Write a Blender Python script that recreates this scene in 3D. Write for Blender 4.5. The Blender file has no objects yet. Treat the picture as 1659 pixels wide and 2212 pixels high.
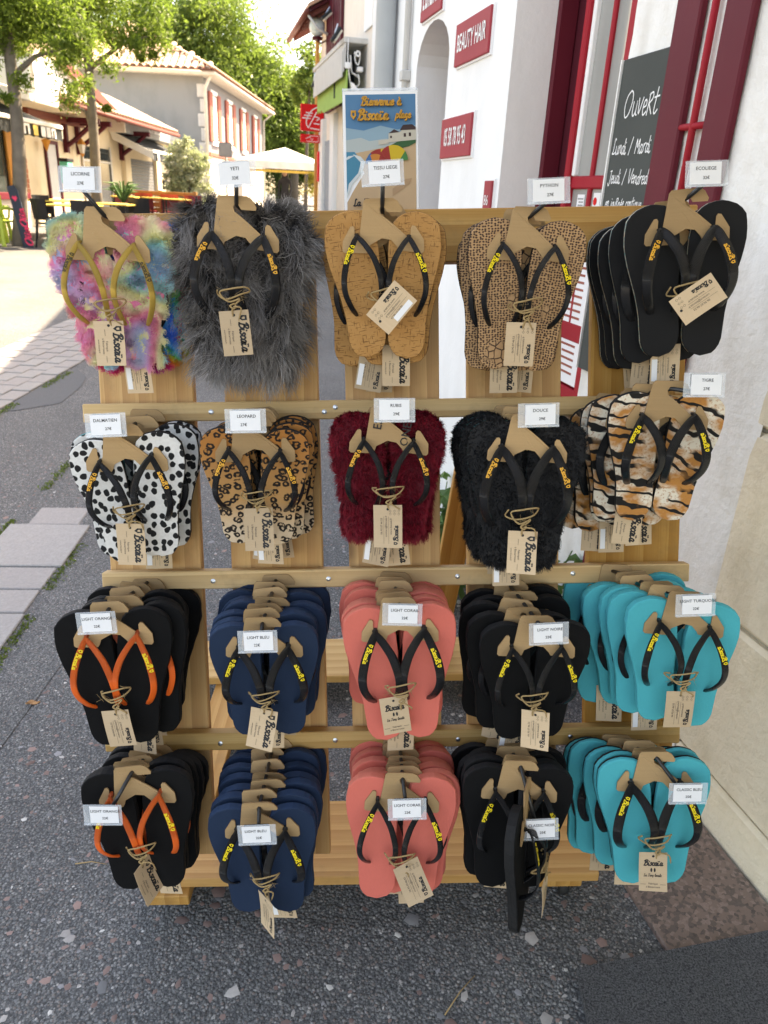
import bpy, math, random
import numpy as np
from mathutils import Matrix, Vector, Quaternion
R_ = math.radians
random.seed(7); rng = np.random.default_rng(7)
SC = bpy.context.scene
COL = SC.collection

# ------------------------------------------------------------------ camera, sky, sun, exposure
PITCH, ROLL = R_(22.9), R_(3.0)
cr0 = Vector((1, 0, 0)); cu0 = Vector((0, math.sin(PITCH), math.cos(PITCH))); cf = Vector((0, math.cos(PITCH), -math.sin(PITCH)))
cr = cr0 * math.cos(ROLL) + cu0 * math.sin(ROLL); cu = cu0 * math.cos(ROLL) - cr0 * math.sin(ROLL)
cam = bpy.data.cameras.new('camera'); cam_o = bpy.data.objects.new('camera', cam); COL.objects.link(cam_o)
cam_o.matrix_world = Matrix(((cr.x, cu.x, -cf.x, 0), (cr.y, cu.y, -cf.y, 0), (cr.z, cu.z, -cf.z, 1.38), (0, 0, 0, 1)))
cam.sensor_fit = 'HORIZONTAL'; cam.sensor_width = 36; cam.lens = 36 * 1600 / 1659
cam.clip_start = 0.02; cam.clip_end = 2000
cam.dof.use_dof = True; cam.dof.focus_distance = 1.25; cam.dof.aperture_fstop = 12
SC.camera = cam_o

SUN_AZ, SUN_EL = R_(46), R_(52)          # azimuth from +Y towards +X
world = bpy.data.worlds.new('World'); SC.world = world; world.use_nodes = True
wn = world.node_tree; bg = wn.nodes['Background']
sky = wn.nodes.new('ShaderNodeTexSky'); sky.sky_type = 'NISHITA'; sky.sun_disc = False
sky.sun_elevation = SUN_EL; sky.sun_rotation = SUN_AZ; sky.altitude = 20; sky.air_density = 1.0; sky.dust_density = 2.0; sky.ozone_density = 1.0
wn.links.new(sky.outputs[0], bg.inputs[0]); bg.inputs[1].default_value = 0.15
sl = bpy.data.lights.new('sun', 'SUN'); sl.energy = 4.8; sl.angle = R_(0.53); sl.color = (1.0, 0.94, 0.85)
so = bpy.data.objects.new('sun', sl); COL.objects.link(so)
S = Vector((math.sin(SUN_AZ) * math.cos(SUN_EL), math.cos(SUN_AZ) * math.cos(SUN_EL), math.sin(SUN_EL)))
so.rotation_euler = S.to_track_quat('Z', 'Y').to_euler(); so.location = (10, 10, 30)
SC.view_settings.view_transform = 'Standard'; SC.view_settings.look = 'None'; SC.view_settings.exposure = 2.46; SC.view_settings.gamma = 1
SC.view_settings.use_white_balance = True; SC.view_settings.white_balance_temperature = 9400; SC.view_settings.white_balance_tint = 14
SC.render.engine = 'CYCLES'
SC.cycles.max_bounces = 8; SC.cycles.diffuse_bounces = 4; SC.cycles.transparent_max_bounces = 16
SC.cycles.use_denoising = True

# ------------------------------------------------------------------ frames
DW = Vector((-0.25, 0.968, 0)).normalized()        # along the shop wall, away from the viewer
NW = Vector((-DW.y, DW.x, 0))                       # out of the wall, into the street
AW = Vector((0.82, 1.25, 0))
def wp(s, off, z): return AW + DW * s + NW * off + Vector((0, 0, z))
BF = Vector((0, 13, 0))
def fp(s, off, z): return BF + DW * s + NW * off + Vector((0, 0, z))
RU = Vector((0.9977, 0.0258, 0.0627)); RV = Vector((-0.0675, 0.2729, 0.9597)); RN = RU.cross(RV).normalized(); RV = RN.cross(RU).normalized()
RO = Vector((0.0, 1.343, 1.05))
def rk(a, b, c): return RO + RU * a + RV * b + RN * c
GS = RU.z / RU.x
def gz(x, y): return GS * min(max(x, -1.6), 1.5) + .026 * max(0, min(y, 30) - 3)

# ------------------------------------------------------------------ node helpers
class NM:
    """small wrapper that builds a Principled material"""
    def __init__(s, name, rough=.6, spec=.35, col=None):
        s.m = bpy.data.materials.new(name); s.m.use_nodes = True; s.nt = s.m.node_tree
        s.b = s.nt.nodes['Principled BSDF']; s.out = s.nt.nodes['Material Output']
        s.set(Roughness=rough); s.b.inputs['Specular IOR Level'].default_value = spec
        if col is not None: s.set(**{'Base Color': col})
    def put(s, sock, v):
        if isinstance(v, bpy.types.NodeSocket): s.nt.links.new(v, sock)
        elif hasattr(sock.default_value, '__len__') and not hasattr(v, '__len__'): sock.default_value = (v,) * len(sock.default_value)
        elif hasattr(v, '__len__') and len(v) == 3 and len(sock.default_value) == 4: sock.default_value = (*v, 1)
        else: sock.default_value = v
    def set(s, **kw):
        for k, v in kw.items(): s.put(s.b.inputs[k.replace('_', ' ')], v)
    def n(s, t, _o=0, _p=None, **kw):
        nd = s.nt.nodes.new('ShaderNode' + t)
        for k, v in (_p or {}).items(): setattr(nd, k, v)
        for k, v in kw.items():
            k = k.replace('_', ' ')
            s.put(nd.inputs[int(k[1:])] if k[0] == 'i' and k[1:].isdigit() else nd.inputs[k], v)
        return nd.outputs[_o]
    def obj(s): return s.n('TexCoord', 3)
    def uv(s): return s.n('TexCoord', 2)
    def rnd(s): return s.n('ObjectInfo', 'Random') if False else s.nt.nodes.new('ShaderNodeObjectInfo').outputs['Random']
    def attr(s, a, o=2):
        nd = s.nt.nodes.new('ShaderNodeAttribute'); nd.attribute_name = a; return nd.outputs[o]
    def mp(s, v, sc=(1, 1, 1), rot=(0, 0, 0), loc=(0, 0, 0)): return s.n('Mapping', Vector=v, Scale=sc, Rotation=rot, Location=loc)
    def off(s, v, k=7.0):   # shift a vector by the object's own random number
        c = s.n('CombineXYZ', X=s.mt('MULTIPLY', s.rnd(), k), Y=s.mt('MULTIPLY', s.rnd(), k * 1.7), Z=s.mt('MULTIPLY', s.rnd(), k * .6))
        return s.n('VectorMath', _p={'operation': 'ADD'}, i0=v, i1=c)
    def noise(s, v, sc, det=3, rg=.55, dist=0, o=0): return s.n('TexNoise', o, Vector=v, Scale=sc, Detail=det, Roughness=rg, Distortion=dist)
    def vor(s, v, sc, o=0, f='F1', rnd=1.0, dim='3D'): return s.n('TexVoronoi', o, {'feature': f, 'voronoi_dimensions': dim}, Vector=v, Scale=sc, Randomness=rnd)
    def mt(s, op, a, b=0.5, c=None):
        kw = dict(i0=a, i1=b)
        if c is not None: kw['i2'] = c
        return s.n('Math', 0, {'operation': op}, **kw)
    def ramp(s, f, st, it='LINEAR'):
        nd = s.nt.nodes.new('ShaderNodeValToRGB'); e = nd.color_ramp; e.interpolation = it
        while len(e.elements) < len(st): e.elements.new(.5)
        for i, (p, c) in enumerate(st):
            e.elements[i].position = p; e.elements[i].color = (*c, 1) if hasattr(c, '__len__') else (c, c, c, 1)
        s.nt.links.new(f, nd.inputs[0]); return nd.outputs[0]
    def mix(s, f, a, b, bl='MIX'):
        nd = s.nt.nodes.new('ShaderNodeMix'); nd.data_type = 'RGBA'; nd.blend_type = bl
        s.put(nd.inputs[0], f); s.put(nd.inputs[6], a); s.put(nd.inputs[7], b); return nd.outputs[2]
    def bump(s, h, st=.3, d=.002): s.set(Normal=s.n('Bump', Strength=st, Distance=d, Height=h))
    def col(s, v): s.set(**{'Base Color': v}); return s

MAT = {}
def warped(k, v, sc, amt): return k.n('VectorMath', 0, {'operation': 'ADD'}, i0=v, i1=k.n('VectorMath', 0, {'operation': 'SCALE'}, i0=k.noise(v, sc, 2, o=1), Scale=amt))
def plain(name, col, rough=.6, spec=.35, var=.12, sc=6., bs=0., bsc=60., metal=0.):
    """one colour with faint uneven tone and grain"""
    k = NM(name, rough, spec); v = k.obj(); f = k.noise(v, sc, 4)
    k.col(k.mix(f, tuple(c * (1 - var) for c in col), tuple(min(1, c * (1 + var)) for c in col)))
    if metal: k.set(Metallic=metal)
    if bs: k.bump(k.noise(v, bsc, 5), bs)
    MAT[name] = k.m; return k

def wood(name, a, b, dark, rough=.55):
    k = NM(name, rough, .3); v = k.off(k.obj(), 3.0)
    g = k.noise(k.mp(v, (1.2, 26, 26)), 2.2, 5, .6, .6)
    w = k.n('TexWave', 1, {'bands_direction': 'Y', 'wave_profile': 'SAW'}, Vector=k.mp(v, (.55, 5.5, 4)), Scale=1.6, Distortion=5.0, Detail=2.0, Detail_Scale=.7)
    c = k.mix(k.ramp(g, [(.3, 0), (.7, 1)]), a, b); c = k.mix(k.mt('MULTIPLY', w, .8), c, dark); fi = k.ramp(k.noise(k.mp(v, (3, 240, 240)), 2, 2), [(.5, 0), (.75, 1)]); c = k.mix(k.mt('MULTIPLY', fi, .5), c, dark)
    kn = k.vor(k.mp(v, (1, 2.2, 2.2)), 3.2); kk = k.ramp(kn, [(0.04, 1), (.13, 0)])
    c = k.mix(k.mt('MULTIPLY', kk, .75), c, (.11, .045, .018)); c = k.mix(k.noise(v, 7, 2), c, k.mix(.35, c, b))
    dirt = k.ramp(k.noise(v, 11, 5, .7), [(.56, 0), (.72, 1)]); c = k.mix(k.mt('MULTIPLY', dirt, .3), c, (.20, .12, .06))
    hs = k.n('HueSaturation', Color=c, Value=k.mt('ADD', k.mt('MULTIPLY', k.rnd(), .34), .83), Saturation=k.mt('ADD', k.mt('MULTIPLY', k.rnd(), -.2), 1.1)); c = hs
    k.col(c); k.bump(g, .25, .001); MAT[name] = k.m
wood('honey_wood', (.68, .41, .165), (.56, .305, .105), (.38, .17, .048))
wood('pale_wood', (.74, .51, .25), (.64, .40, .17), (.46, .25, .085))
wood('terrace_wood', (.5, .27, .1), (.36, .17, .06), (.25, .11, .04))

def card(name, c1, c2, sc=900):
    k = NM(name, .8, .15); v = k.obj()
    f = k.noise(v, sc, 4); st = k.noise(k.mp(k.off(v), (4, 160, 4)), 2, 2)
    cc = k.mix(k.mt('ADD', k.mt('MULTIPLY', f, .6), k.mt('MULTIPLY', st, .4)), c1, c2); k.col(k.n('HueSaturation', Color=cc, Value=k.mt('ADD', k.mt('MULTIPLY', k.rnd(), .3), .85))); k.bump(st, .3, .0008); MAT[name] = k.m
card('cardboard', (.37, .225, .11), (.52, .34, .18)); card('kraft_tag', (.52, .37, .23), (.64, .48, .33))
plain('ink', (.02, .02, .022), .6); plain('white_card', (.82, .82, .84), .45, var=.02); plain('card_edge', (.30, .18, .085), .9)
k = NM('clear_plastic', .08, .6, (.85, .9, .95)); k.set(Alpha=.28); MAT['clear_plastic'] = k.m
plain('black_clip', (.025, .025, .028), .35); plain('black_metal', (.02, .02, .021), .3, .5)
plain('steel', (.55, .56, .58), .3, metal=1.0, var=.05); plain('rubber', (.02, .02, .02), .6)

# sole surfaces -------------------------------------------------------------
def eva(name, col, var=.1):
    k = NM(name, .75, .12 if max(col) < .03 else .25); v = k.off(k.obj(), .7)
    g = k.noise(k.mp(v, (260, 60, 60)), 3, 3); f = k.noise(v, 9, 3)
    k.col(k.mix(k.mt('ADD', k.mt('MULTIPLY', g, .5), k.mt('MULTIPLY', f, .5)), tuple(c * (1 - var) for c in col), tuple(c * (1 + var) for c in col)))
    k.bump(k.mt('ADD', k.noise(v, 1400, 2), k.mt('MULTIPLY', k.noise(v, 420, 3, .7), 1.2)), .4, .0008); sc_m = k.ramp(k.noise(k.mp(v, (1, 3, 1)), 26, 6, .75), [(.60, 0), (.78, 1)]); k.set(Roughness=k.mt('ADD', k.mt('MULTIPLY', sc_m, .15), .72)); MAT[name] = k.m
eva('eva_black', (.0065, .0065, .007), .3); eva('eva_navy', (.011, .028, .064), .18); eva('eva_coral', (.72, .16, .122)); eva('eva_turquoise', (.02, .40, .46), .1)
eva('eva_teal', (.015, .22, .23)); eva('side_black', (.02, .02, .021), .3); eva('eva_navy_side', (.02, .05, .11)); eva('eva_coral_side', (.78, .21, .15)); eva('eva_turquoise_side', (.03, .47, .54))

k = NM('cork_fabric', .7, .25); v = k.off(k.obj(), .6)
b = k.mix(k.noise(k.mp(v, (1, 2.2, 1)), 30, 3), (.40, .185, .058), (.54, .285, .105))
b = k.mix(k.mt('MULTIPLY', k.vor(k.mp(v, (1, 3.2, 1)), 60, 1), .35), b, (.47, .225, .065))
d1 = k.ramp(k.noise(k.mp(v, (45, 330, 1)), 1.6, 2, .5), [(.60, 0), (.65, 1)]); d2 = k.ramp(k.noise(k.mp(v, (330, 45, 1)), 1.6, 2, .5), [(.62, 0), (.67, 1)])
k.col(k.mix(k.mt('MULTIPLY', k.mt('MAXIMUM', d1, d2), .8), b, (.12, .045, .014))); MAT['cork_fabric'] = k.m

k = NM('snake_print', .6, .3); v = k.off(k.obj(), .6)
size = k.noise(v, 12, 1)
vv = k.n('VectorMath', 0, {'operation': 'ADD'}, i0=v, i1=k.n('VectorMath', 0, {'operation': 'SCALE'}, i0=k.noise(v, 60, 2, o=1), Scale=.004))
e1 = k.vor(k.mp(vv, (1, 1.25, 1)), 175, 0, 'DISTANCE_TO_EDGE', .55); e2 = k.vor(k.mp(vv, (1, .8, 1)), 105, 0, 'DISTANCE_TO_EDGE', .8, '2D')
m1 = k.ramp(k.vor(k.mp(vv, (1, 1.25, 1)), 215, 0, 'F1', .45, '2D'), [(.28, 1), (.44, 0)]); m2 = k.ramp(e2, [(.05, 1), (.12, 0)])
sel = k.ramp(size, [(.62, 0), (.66, 1)])
mask = k.mix(sel, m1, m2)
k.col(k.mix(mask, k.mix(k.noise(v, 90, 3), (.36, .19, .085), (.56, .34, .18)), (.045, .018, .01))); k.bump(mask, -.35, .0008); MAT['snake_print'] = k.m

def plush(k, v, st=.35): k.bump(k.noise(k.mp(v, (300, 90, 90)), 4, 3), st, .001); k.set(**{'Sheen Weight': .3}); k.set(Roughness=.85)
k = NM('dalmatian_plush', .85, .2); v = k.off(k.obj(), .9); w = warped(k, v, 45, .012)
sp = k.ramp(k.vor(k.mp(w, (1, .85, .05)), 66, 0, 'F1', .7, '2D'), [(.31, 1), (.36, 0)])
k.col(k.mix(sp, k.mix(k.noise(v, 200, 3), (.62, .6, .58), (.84, .83, .81)), (.012, .012, .013))); plush(k, v); MAT['dalmatian_plush'] = k.m
k = NM('leopard_plush', .85, .2); v = k.off(k.obj(), .9); w = warped(k, v, 70, .012)
dd = k.vor(k.mp(w, (1, 1.1, .05)), 60, 0, 'F1', .8, '2D'); ring = k.ramp(dd, [(.10, .1), (.17, 1), (.36, 1), (.43, 0)])
ring = k.mt('MULTIPLY', ring, k.ramp(k.noise(v, 85, 2), [(.36, 0), (.42, 1)]))
sep = k.n('SeparateXYZ', 1, Vector=k.obj()); gr = k.ramp(k.mt('ADD', k.mt('MULTIPLY', sep, 5.0), .85), [(.02, (.70, .56, .40)), (.32, (.60, .33, .13)), (.9, (.44, .17, .04))])
k.col(k.mix(ring, k.mix(k.noise(v, 160, 3), gr, k.mix(.3, gr, (.3, .13, .05))), (.016, .011, .009))); plush(k, v); MAT['leopard_plush'] = k.m
k = NM('tiger_plush', .85, .2); v = k.off(k.obj(), .9); w = warped(k, v, 22, .03)
base = k.mix(k.ramp(k.noise(k.mp(v, (1, 1.4, 1)), 20, 3), [(.42, 0), (.58, 1)]), (.74, .66, .54), (.50, .21, .055))
spk = k.ramp(k.noise(v, 230, 2), [(.55, 0), (.62, 1)]); base = k.mix(k.mt('MULTIPLY', spk, .6), base, (.42, .17, .06))
st = k.n('TexWave', 1, {'bands_direction': 'DIAGONAL'}, Vector=k.mp(w, (9, 26, 0)), Scale=1.05, Distortion=6.5, Detail=2.5, Detail_Scale=1.1)
stm = k.mt('MULTIPLY', k.ramp(st, [(.70, 0), (.78, 1)]), k.ramp(k.noise(v, 16, 2), [(.40, 0), (.46, 1)]))
k.col(k.mix(stm, base, (.012, .01, .009))); plush(k, v); MAT['tiger_plush'] = k.m
k = NM('canvas_black', .8, .2, (.012, .012, .013)); v = k.obj(); k.bump(k.noise(v, 1500, 2), .3, .0006); MAT['canvas_black'] = k.m
k = NM('speckled_stripe', .7, .2); v = k.obj(); k.col(k.mix(k.ramp(k.vor(v, 420, 1), [(.3, 0), (.6, 1)]), (.62, .57, .45), k.mix(k.ramp(k.noise(v, 300, 1), [(.48, 0), (.55, 1)]), (.12, .33, .33), (.5, .26, .12)))); MAT['speckled_stripe'] = k.m

def furmat(name, cols, tip=None, tipw=.5, hue_sc=None, rough=.55):
    k = NM(name, rough, .25); v = k.obj(); t = k.attr('t'); rn = k.attr('rnd')
    if hue_sc: c = k.ramp(k.noise(k.mp(k.off(v, 2.0), (1, 1, .2)), hue_sc, 1, .4), cols, 'B_SPLINE' if False else 'LINEAR')
    else: c = k.ramp(rn, cols)
    if tip: c = k.mix(k.mt('MULTIPLY', k.ramp(t, [(.35, 0), (1, 1)]), tipw), c, tip)
    k.col(c); MAT[name] = k.m
furmat('yeti_fur', [(0, (.008, .008, .010)), (.45, (.022, .020, .022)), (.62, (.055, .045, .042)), (.78, (.14, .135, .145)), (1, (.58, .56, .57))], (.58, .54, .52), .4)
furmat('ruby_fur', [(0, (.085, .002, .008)), (1, (.24, .006, .02))], (.40, .02, .04), .4)
furmat('black_fur', [(0, (.003, .003, .004)), (1, (.014, .014, .016))], (.03, .03, .034), .3)
RB = [(.30, (.18, .38, .60)), (.38, (.22, .52, .52)), (.44, (.74, .70, .32)), (.50, (.80, .72, .44)), (.56, (.84, .24, .33)), (.62, (.76, .19, .40)), (.68, (.60, .38, .64)), (.74, (.28, .46, .68))]
furmat('pastel_fur', RB, (.9, .82, .74), .2, 11)
RB2 = [(.32, (.02, .12, .60)), (.40, (.02, .30, .62)), (.46, (.05, .42, .12)), (.50, (.55, .50, .04)), (.55, (.75, .17, .03)), (.61, (.60, .02, .10)), (.70, (.50, .02, .28))]
furmat('bright_fur', RB2, None, 0, 11)
plain('fur_backing_dark', (.02, .02, .022), .9); plain('fur_backing_ruby', (.10, .004, .012), .9); 
for nm, rb in (('fur_backing_pastel', RB), ('fur_backing_bright', RB2)):
    k = NM(nm, .9, .1); k.col(k.ramp(k.noise(k.mp(k.off(k.obj(), 2.0), (1, 1, .2)), 11, 1, .4), rb)); MAT[nm] = k.m

def strapm(name, col, rough=.27, metal=0):
    k = NM(name, rough, .5, col); v = k.uv()
    w = k.n('TexWave', 1, {'bands_direction': 'DIAGONAL'}, Vector=k.mp(v, (60, 8, 1)), Scale=1.0, Distortion=0)
    f = k.mt('MULTIPLY', w, k.ramp(k.n('SeparateXYZ', 0, Vector=v), [(.02, 0), (.08, 1), (.55, 1), (.62, 0)]))
    k.bump(f, .9, .0016)
    if metal: k.col(k.mix(k.noise(k.obj(), 2500, 1), tuple(c * .5 for c in col), tuple(min(1, c * 1.5) for c in col))); k.set(Metallic=metal)
    MAT[name] = k.m
strapm('strap_black', (.013, .013, .0145)); strapm('strap_orange', (.85, .13, .02), .4); strapm('strap_gold', (.62, .40, .09), .42, .5)
plain('logo_yellow', (.85, .62, .02), .5, var=.03); plain('logo_amber', (.80, .38, .04), .5, var=.03); plain('logo_dark', (.05, .035, .01), .5)
k = NM('jute', .95, .1); v = k.obj(); k.col(k.mix(k.noise(v, 700, 3), (.30, .19, .085), (.50, .35, .18))); k.bump(k.noise(v, 1500, 2), .5, .001); MAT['jute'] = k.m

# street and building surfaces ------------------------------------------------
k = NM('asphalt', .85, .3); v = k.obj(); vw = warped(k, v, 60, .004)
c1 = k.vor(vw, 150, 1); c2 = k.vor(vw, 330, 1); big = k.noise(v, 1.1, 4); f1 = k.vor(vw, 150, 0)
gcol = k.ramp(c1, [(0, (.10, .104, .108)), (.25, (.21, .21, .205)), (.5, (.32, .32, .31)), (.66, (.29, .235, .21)), (.8, (.46, .44, .42)), (.92, (.66, .64, .61))], 'CONSTANT')
g2 = k.ramp(c2, [(0, (.045, .046, .047)), (.6, (.11, .114, .117)), (1, (.28, .28, .28))])
c = k.mix(k.ramp(f1, [(.36, 0), (.5, 1)]), gcol, g2); c = k.mix(k.ramp(k.noise(v, 38, 3), [(.45, 1), (.62, 0)]), c, k.mix(.45, c, g2))
c = k.mix(k.ramp(big, [(.35, 0), (.65, 1)]), k.mix(.3, c, (.05, .052, .052)), c)
k.col(c); k.bump(k.mt('SUBTRACT', k.mt('MULTIPLY', k.noise(v, 240, 4), .5), f1), .8, .005); MAT['asphalt'] = k.m
k = NM('stone_bits', .8, .3); k.col(k.mix(k.mt('MULTIPLY', k.noise(k.obj(), 150, 3), .45), k.attr('Col', 0), (.12, .11, .11))); MAT['stone_bits'] = k.m
for nm, a, b in (('paver', (.26, .255, .245), (.38, .365, .345)), ('granite_slab', (.30, .29, .28), (.43, .415, .40))):
    k = NM(nm, .75, .3); v = k.off(k.obj(), 5); f = k.noise(v, 30, 5, .7); sp = k.vor(v, 140, 1)
    c = k.mix(f, a, b); c = k.mix(k.mt('MULTIPLY', sp, .4), c, (.2, .19, .19)); k.col(k.mix(k.mt('MULTIPLY', k.rnd(), .35), c, (.26, .22, .21))); k.bump(k.mt('ADD', k.noise(v, 90, 4), k.noise(v, 18, 4)), .6, .006); MAT[nm] = k.m
k = NM('polished_granite', .35, .45); v = k.obj()
c = k.ramp(k.vor(warped(k, v, 90, .01), 130, 1), [(0, (.03, .028, .028)), (.18, (.09, .07, .062)), (.4, (.24, .16, .13)), (.75, (.34, .24, .20))], 'CONSTANT')
k.col(k.mix(k.noise(v, 250, 3), c, (.16, .12, .105))); MAT['polished_granite'] = k.m
k = NM('doormat', .95, .1); v = k.obj(); f = k.noise(v, 300, 4, .75); k.col(k.mix(k.ramp(f, [(.35, 0), (.65, 1)]), (.05, .051, .056), (.26, .265, .275))); k.bump(f, 1.0, .012); MAT['doormat'] = k.m
def plaster(name, c, dirty, sc=3., bs=.25, amt=.5):
    k = NM(name, .85, .2); v = k.obj(); f = k.noise(v, sc, 6, .65); e = k.noise(k.mp(v, (1, 1, .35)), sc * 3, 4)
    m = k.ramp(k.mt('ADD', k.mt('MULTIPLY', f, .5), k.mt('MULTIPLY', e, .5)), [(.46, 0), (.72, 1)])
    k.col(k.mix(k.mt('MULTIPLY', m, amt), c, dirty)); k.bump(k.noise(v, 45, 6, .6), bs, .006); MAT[name] = k.m
plaster('white_plaster', (.80, .80, .80), (.64, .64, .63)); plaster('old_plaster', (.82, .81, .79), (.56, .52, .46), 4, .9, .75)
plaster('cream_plaster', (.72, .60, .42), (.58, .48, .33)); plaster('grey_render', (.24, .25, .25), (.15, .16, .165), .5, .15, .9); plaster('lilac_render', (.25, .245, .26), (.18, .175, .19), .6)
plaster('peach_plaster', (.78, .70, .62), (.62, .55, .48)); plaster('limestone', (.76, .67, .52), (.56, .47, .33), 5, 1.0, .8); plaster('concrete', (.55, .54, .52), (.38, .37, .35), 3)
plain('lime_mortar', (.45, .41, .34), .95, bs=.5, bsc=90)
def paint(name, c, rough=.55): plain(name, c, rough, .2, .16, 5, .12, 40)
paint('red_paint', (.12, .011, .022)); paint('bright_red_paint', (.36, .014, .026)); paint('sign_red', (.36, .045, .06)); paint('maroon', (.085, .012, .02)); paint('brown_red', (.16, .045, .035))
paint('bank_red', (.72, .012, .015)); paint('white_paint', (.8, .8, .8)); paint('board_grey', (.065, .072, .068), .75); paint('sign_grey', (.28, .29, .30)); paint('green_awning', (.30, .46, .12), .8)
paint('mint', (.10, .48, .36)); paint('awning_black', (.03, .035, .038), .8); paint('awning_white', (.72, .70, .64), .8); paint('shutter_grey', (.13, .135, .14), .5); paint('zinc', (.42, .45, .47), .45)
paint('rust_pink', (.34, .10, .075), .7); paint('table_yellow', (.72, .50, .12), .5); paint('chair_black', (.02, .02, .022), .4); paint('chair_green', (.36, .46, .07), .4); paint('chair_red', (.22, .03, .04), .4)
paint('blue_paint', (.10, .40, .58)); paint('orange_wood', (.55, .27, .08)); paint('lamp_amber', (.55, .24, .05)); paint('navy_board', (.03, .04, .06)); paint('pink_ink', (.75, .05, .12)); paint('gutter_cream', (.62, .58, .5)); paint('slate_blue', (.25, .30, .36))
plain('brick', (.42, .16, .09), .85, var=.25); plain('roof_tile', (.46, .27, .18), .85, var=.3, sc=3); plain('roof_tile_pale', (.58, .40, .29), .85, var=.25, sc=4)
k = NM('window_glass', .05, .6, (.04, .05, .05)); MAT['window_glass'] = k.m
k = NM('shop_glass', .06, .5, (.20, .20, .19)); k.col(k.mix(k.noise(k.mp(k.obj(), (1, 1, .3)), 5, 2), (.16, .16, .15), (.46, .46, .44))); MAT['shop_glass'] = k.m
k = NM('frosted_globe', .35, .5, (.62, .70, .70)); MAT['frosted_globe'] = k.m
plain('bark', (.10, .085, .07), .95, var=.4, sc=9, bs=.9, bsc=14); plain('lichen_bark', (.16, .14, .115), .95, var=.5, sc=5, bs=.9, bsc=14)
plain('skin', (.45, .27, .19), .6); plain('dark_hair', (.02, .015, .012), .5); plain('dark_cloth', (.03, .03, .035), .9)
def leafm(name, a, b, tr=.45):
    k = NM(name, .5, .3); rn = k.attr('rnd'); c = k.mix(rn, a, b); k.col(c)
    t = k.n('BsdfTranslucent', Color=k.mix(.35, c, (.26, .42, .06))); mx = k.n('MixShader', i0=tr, i1=k.b.outputs[0], i2=t)
    k.nt.links.new(mx, k.out.inputs[0]); MAT[name] = k.m
leafm('leaf_oak', (.05, .095, .018), (.14, .20, .035), .5); leafm('leaf_far', (.07, .12, .03), (.17, .24, .055), .5); leafm('leaf_dark', (.03, .055, .02), (.07, .10, .03), .3)
leafm('leaf_shrub', (.16, .20, .09), (.55, .56, .42), .3); leafm('leaf_mallow', (.10, .20, .07), (.20, .32, .13), .35); leafm('leaf_yellow', (.20, .20, .03), (.36, .26, .04)); leafm('moss_green', (.10, .15, .03), (.20, .24, .06), .2)
# poster inks, all dimmed: shade on the print put into their colour
for nm, c in dict(p_sky=(.08, .25, .45), p_sky2=(.30, .47, .58), p_haze=(.52, .58, .58), p_sea=(.04, .27, .42), p_foam=(.72, .78, .8), p_sand=(.66, .44, .26), p_sand2=(.52, .32, .18), p_red=(.42, .03, .02), p_yel=(.75, .50, .03), p_grn=(.05, .24, .06), p_blu=(.03, .17, .42), p_orn=(.72, .24, .04), p_wall=(.66, .60, .50), p_roof=(.06, .03, .03), p_hill=(.03, .12, .04), p_gold=(.75, .36, .05), p_brown=(.10, .05, .02), p_grey=(.42, .42, .42)).items(): plain(nm, tuple(q * .72 for q in c), .5, var=.04)

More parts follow.
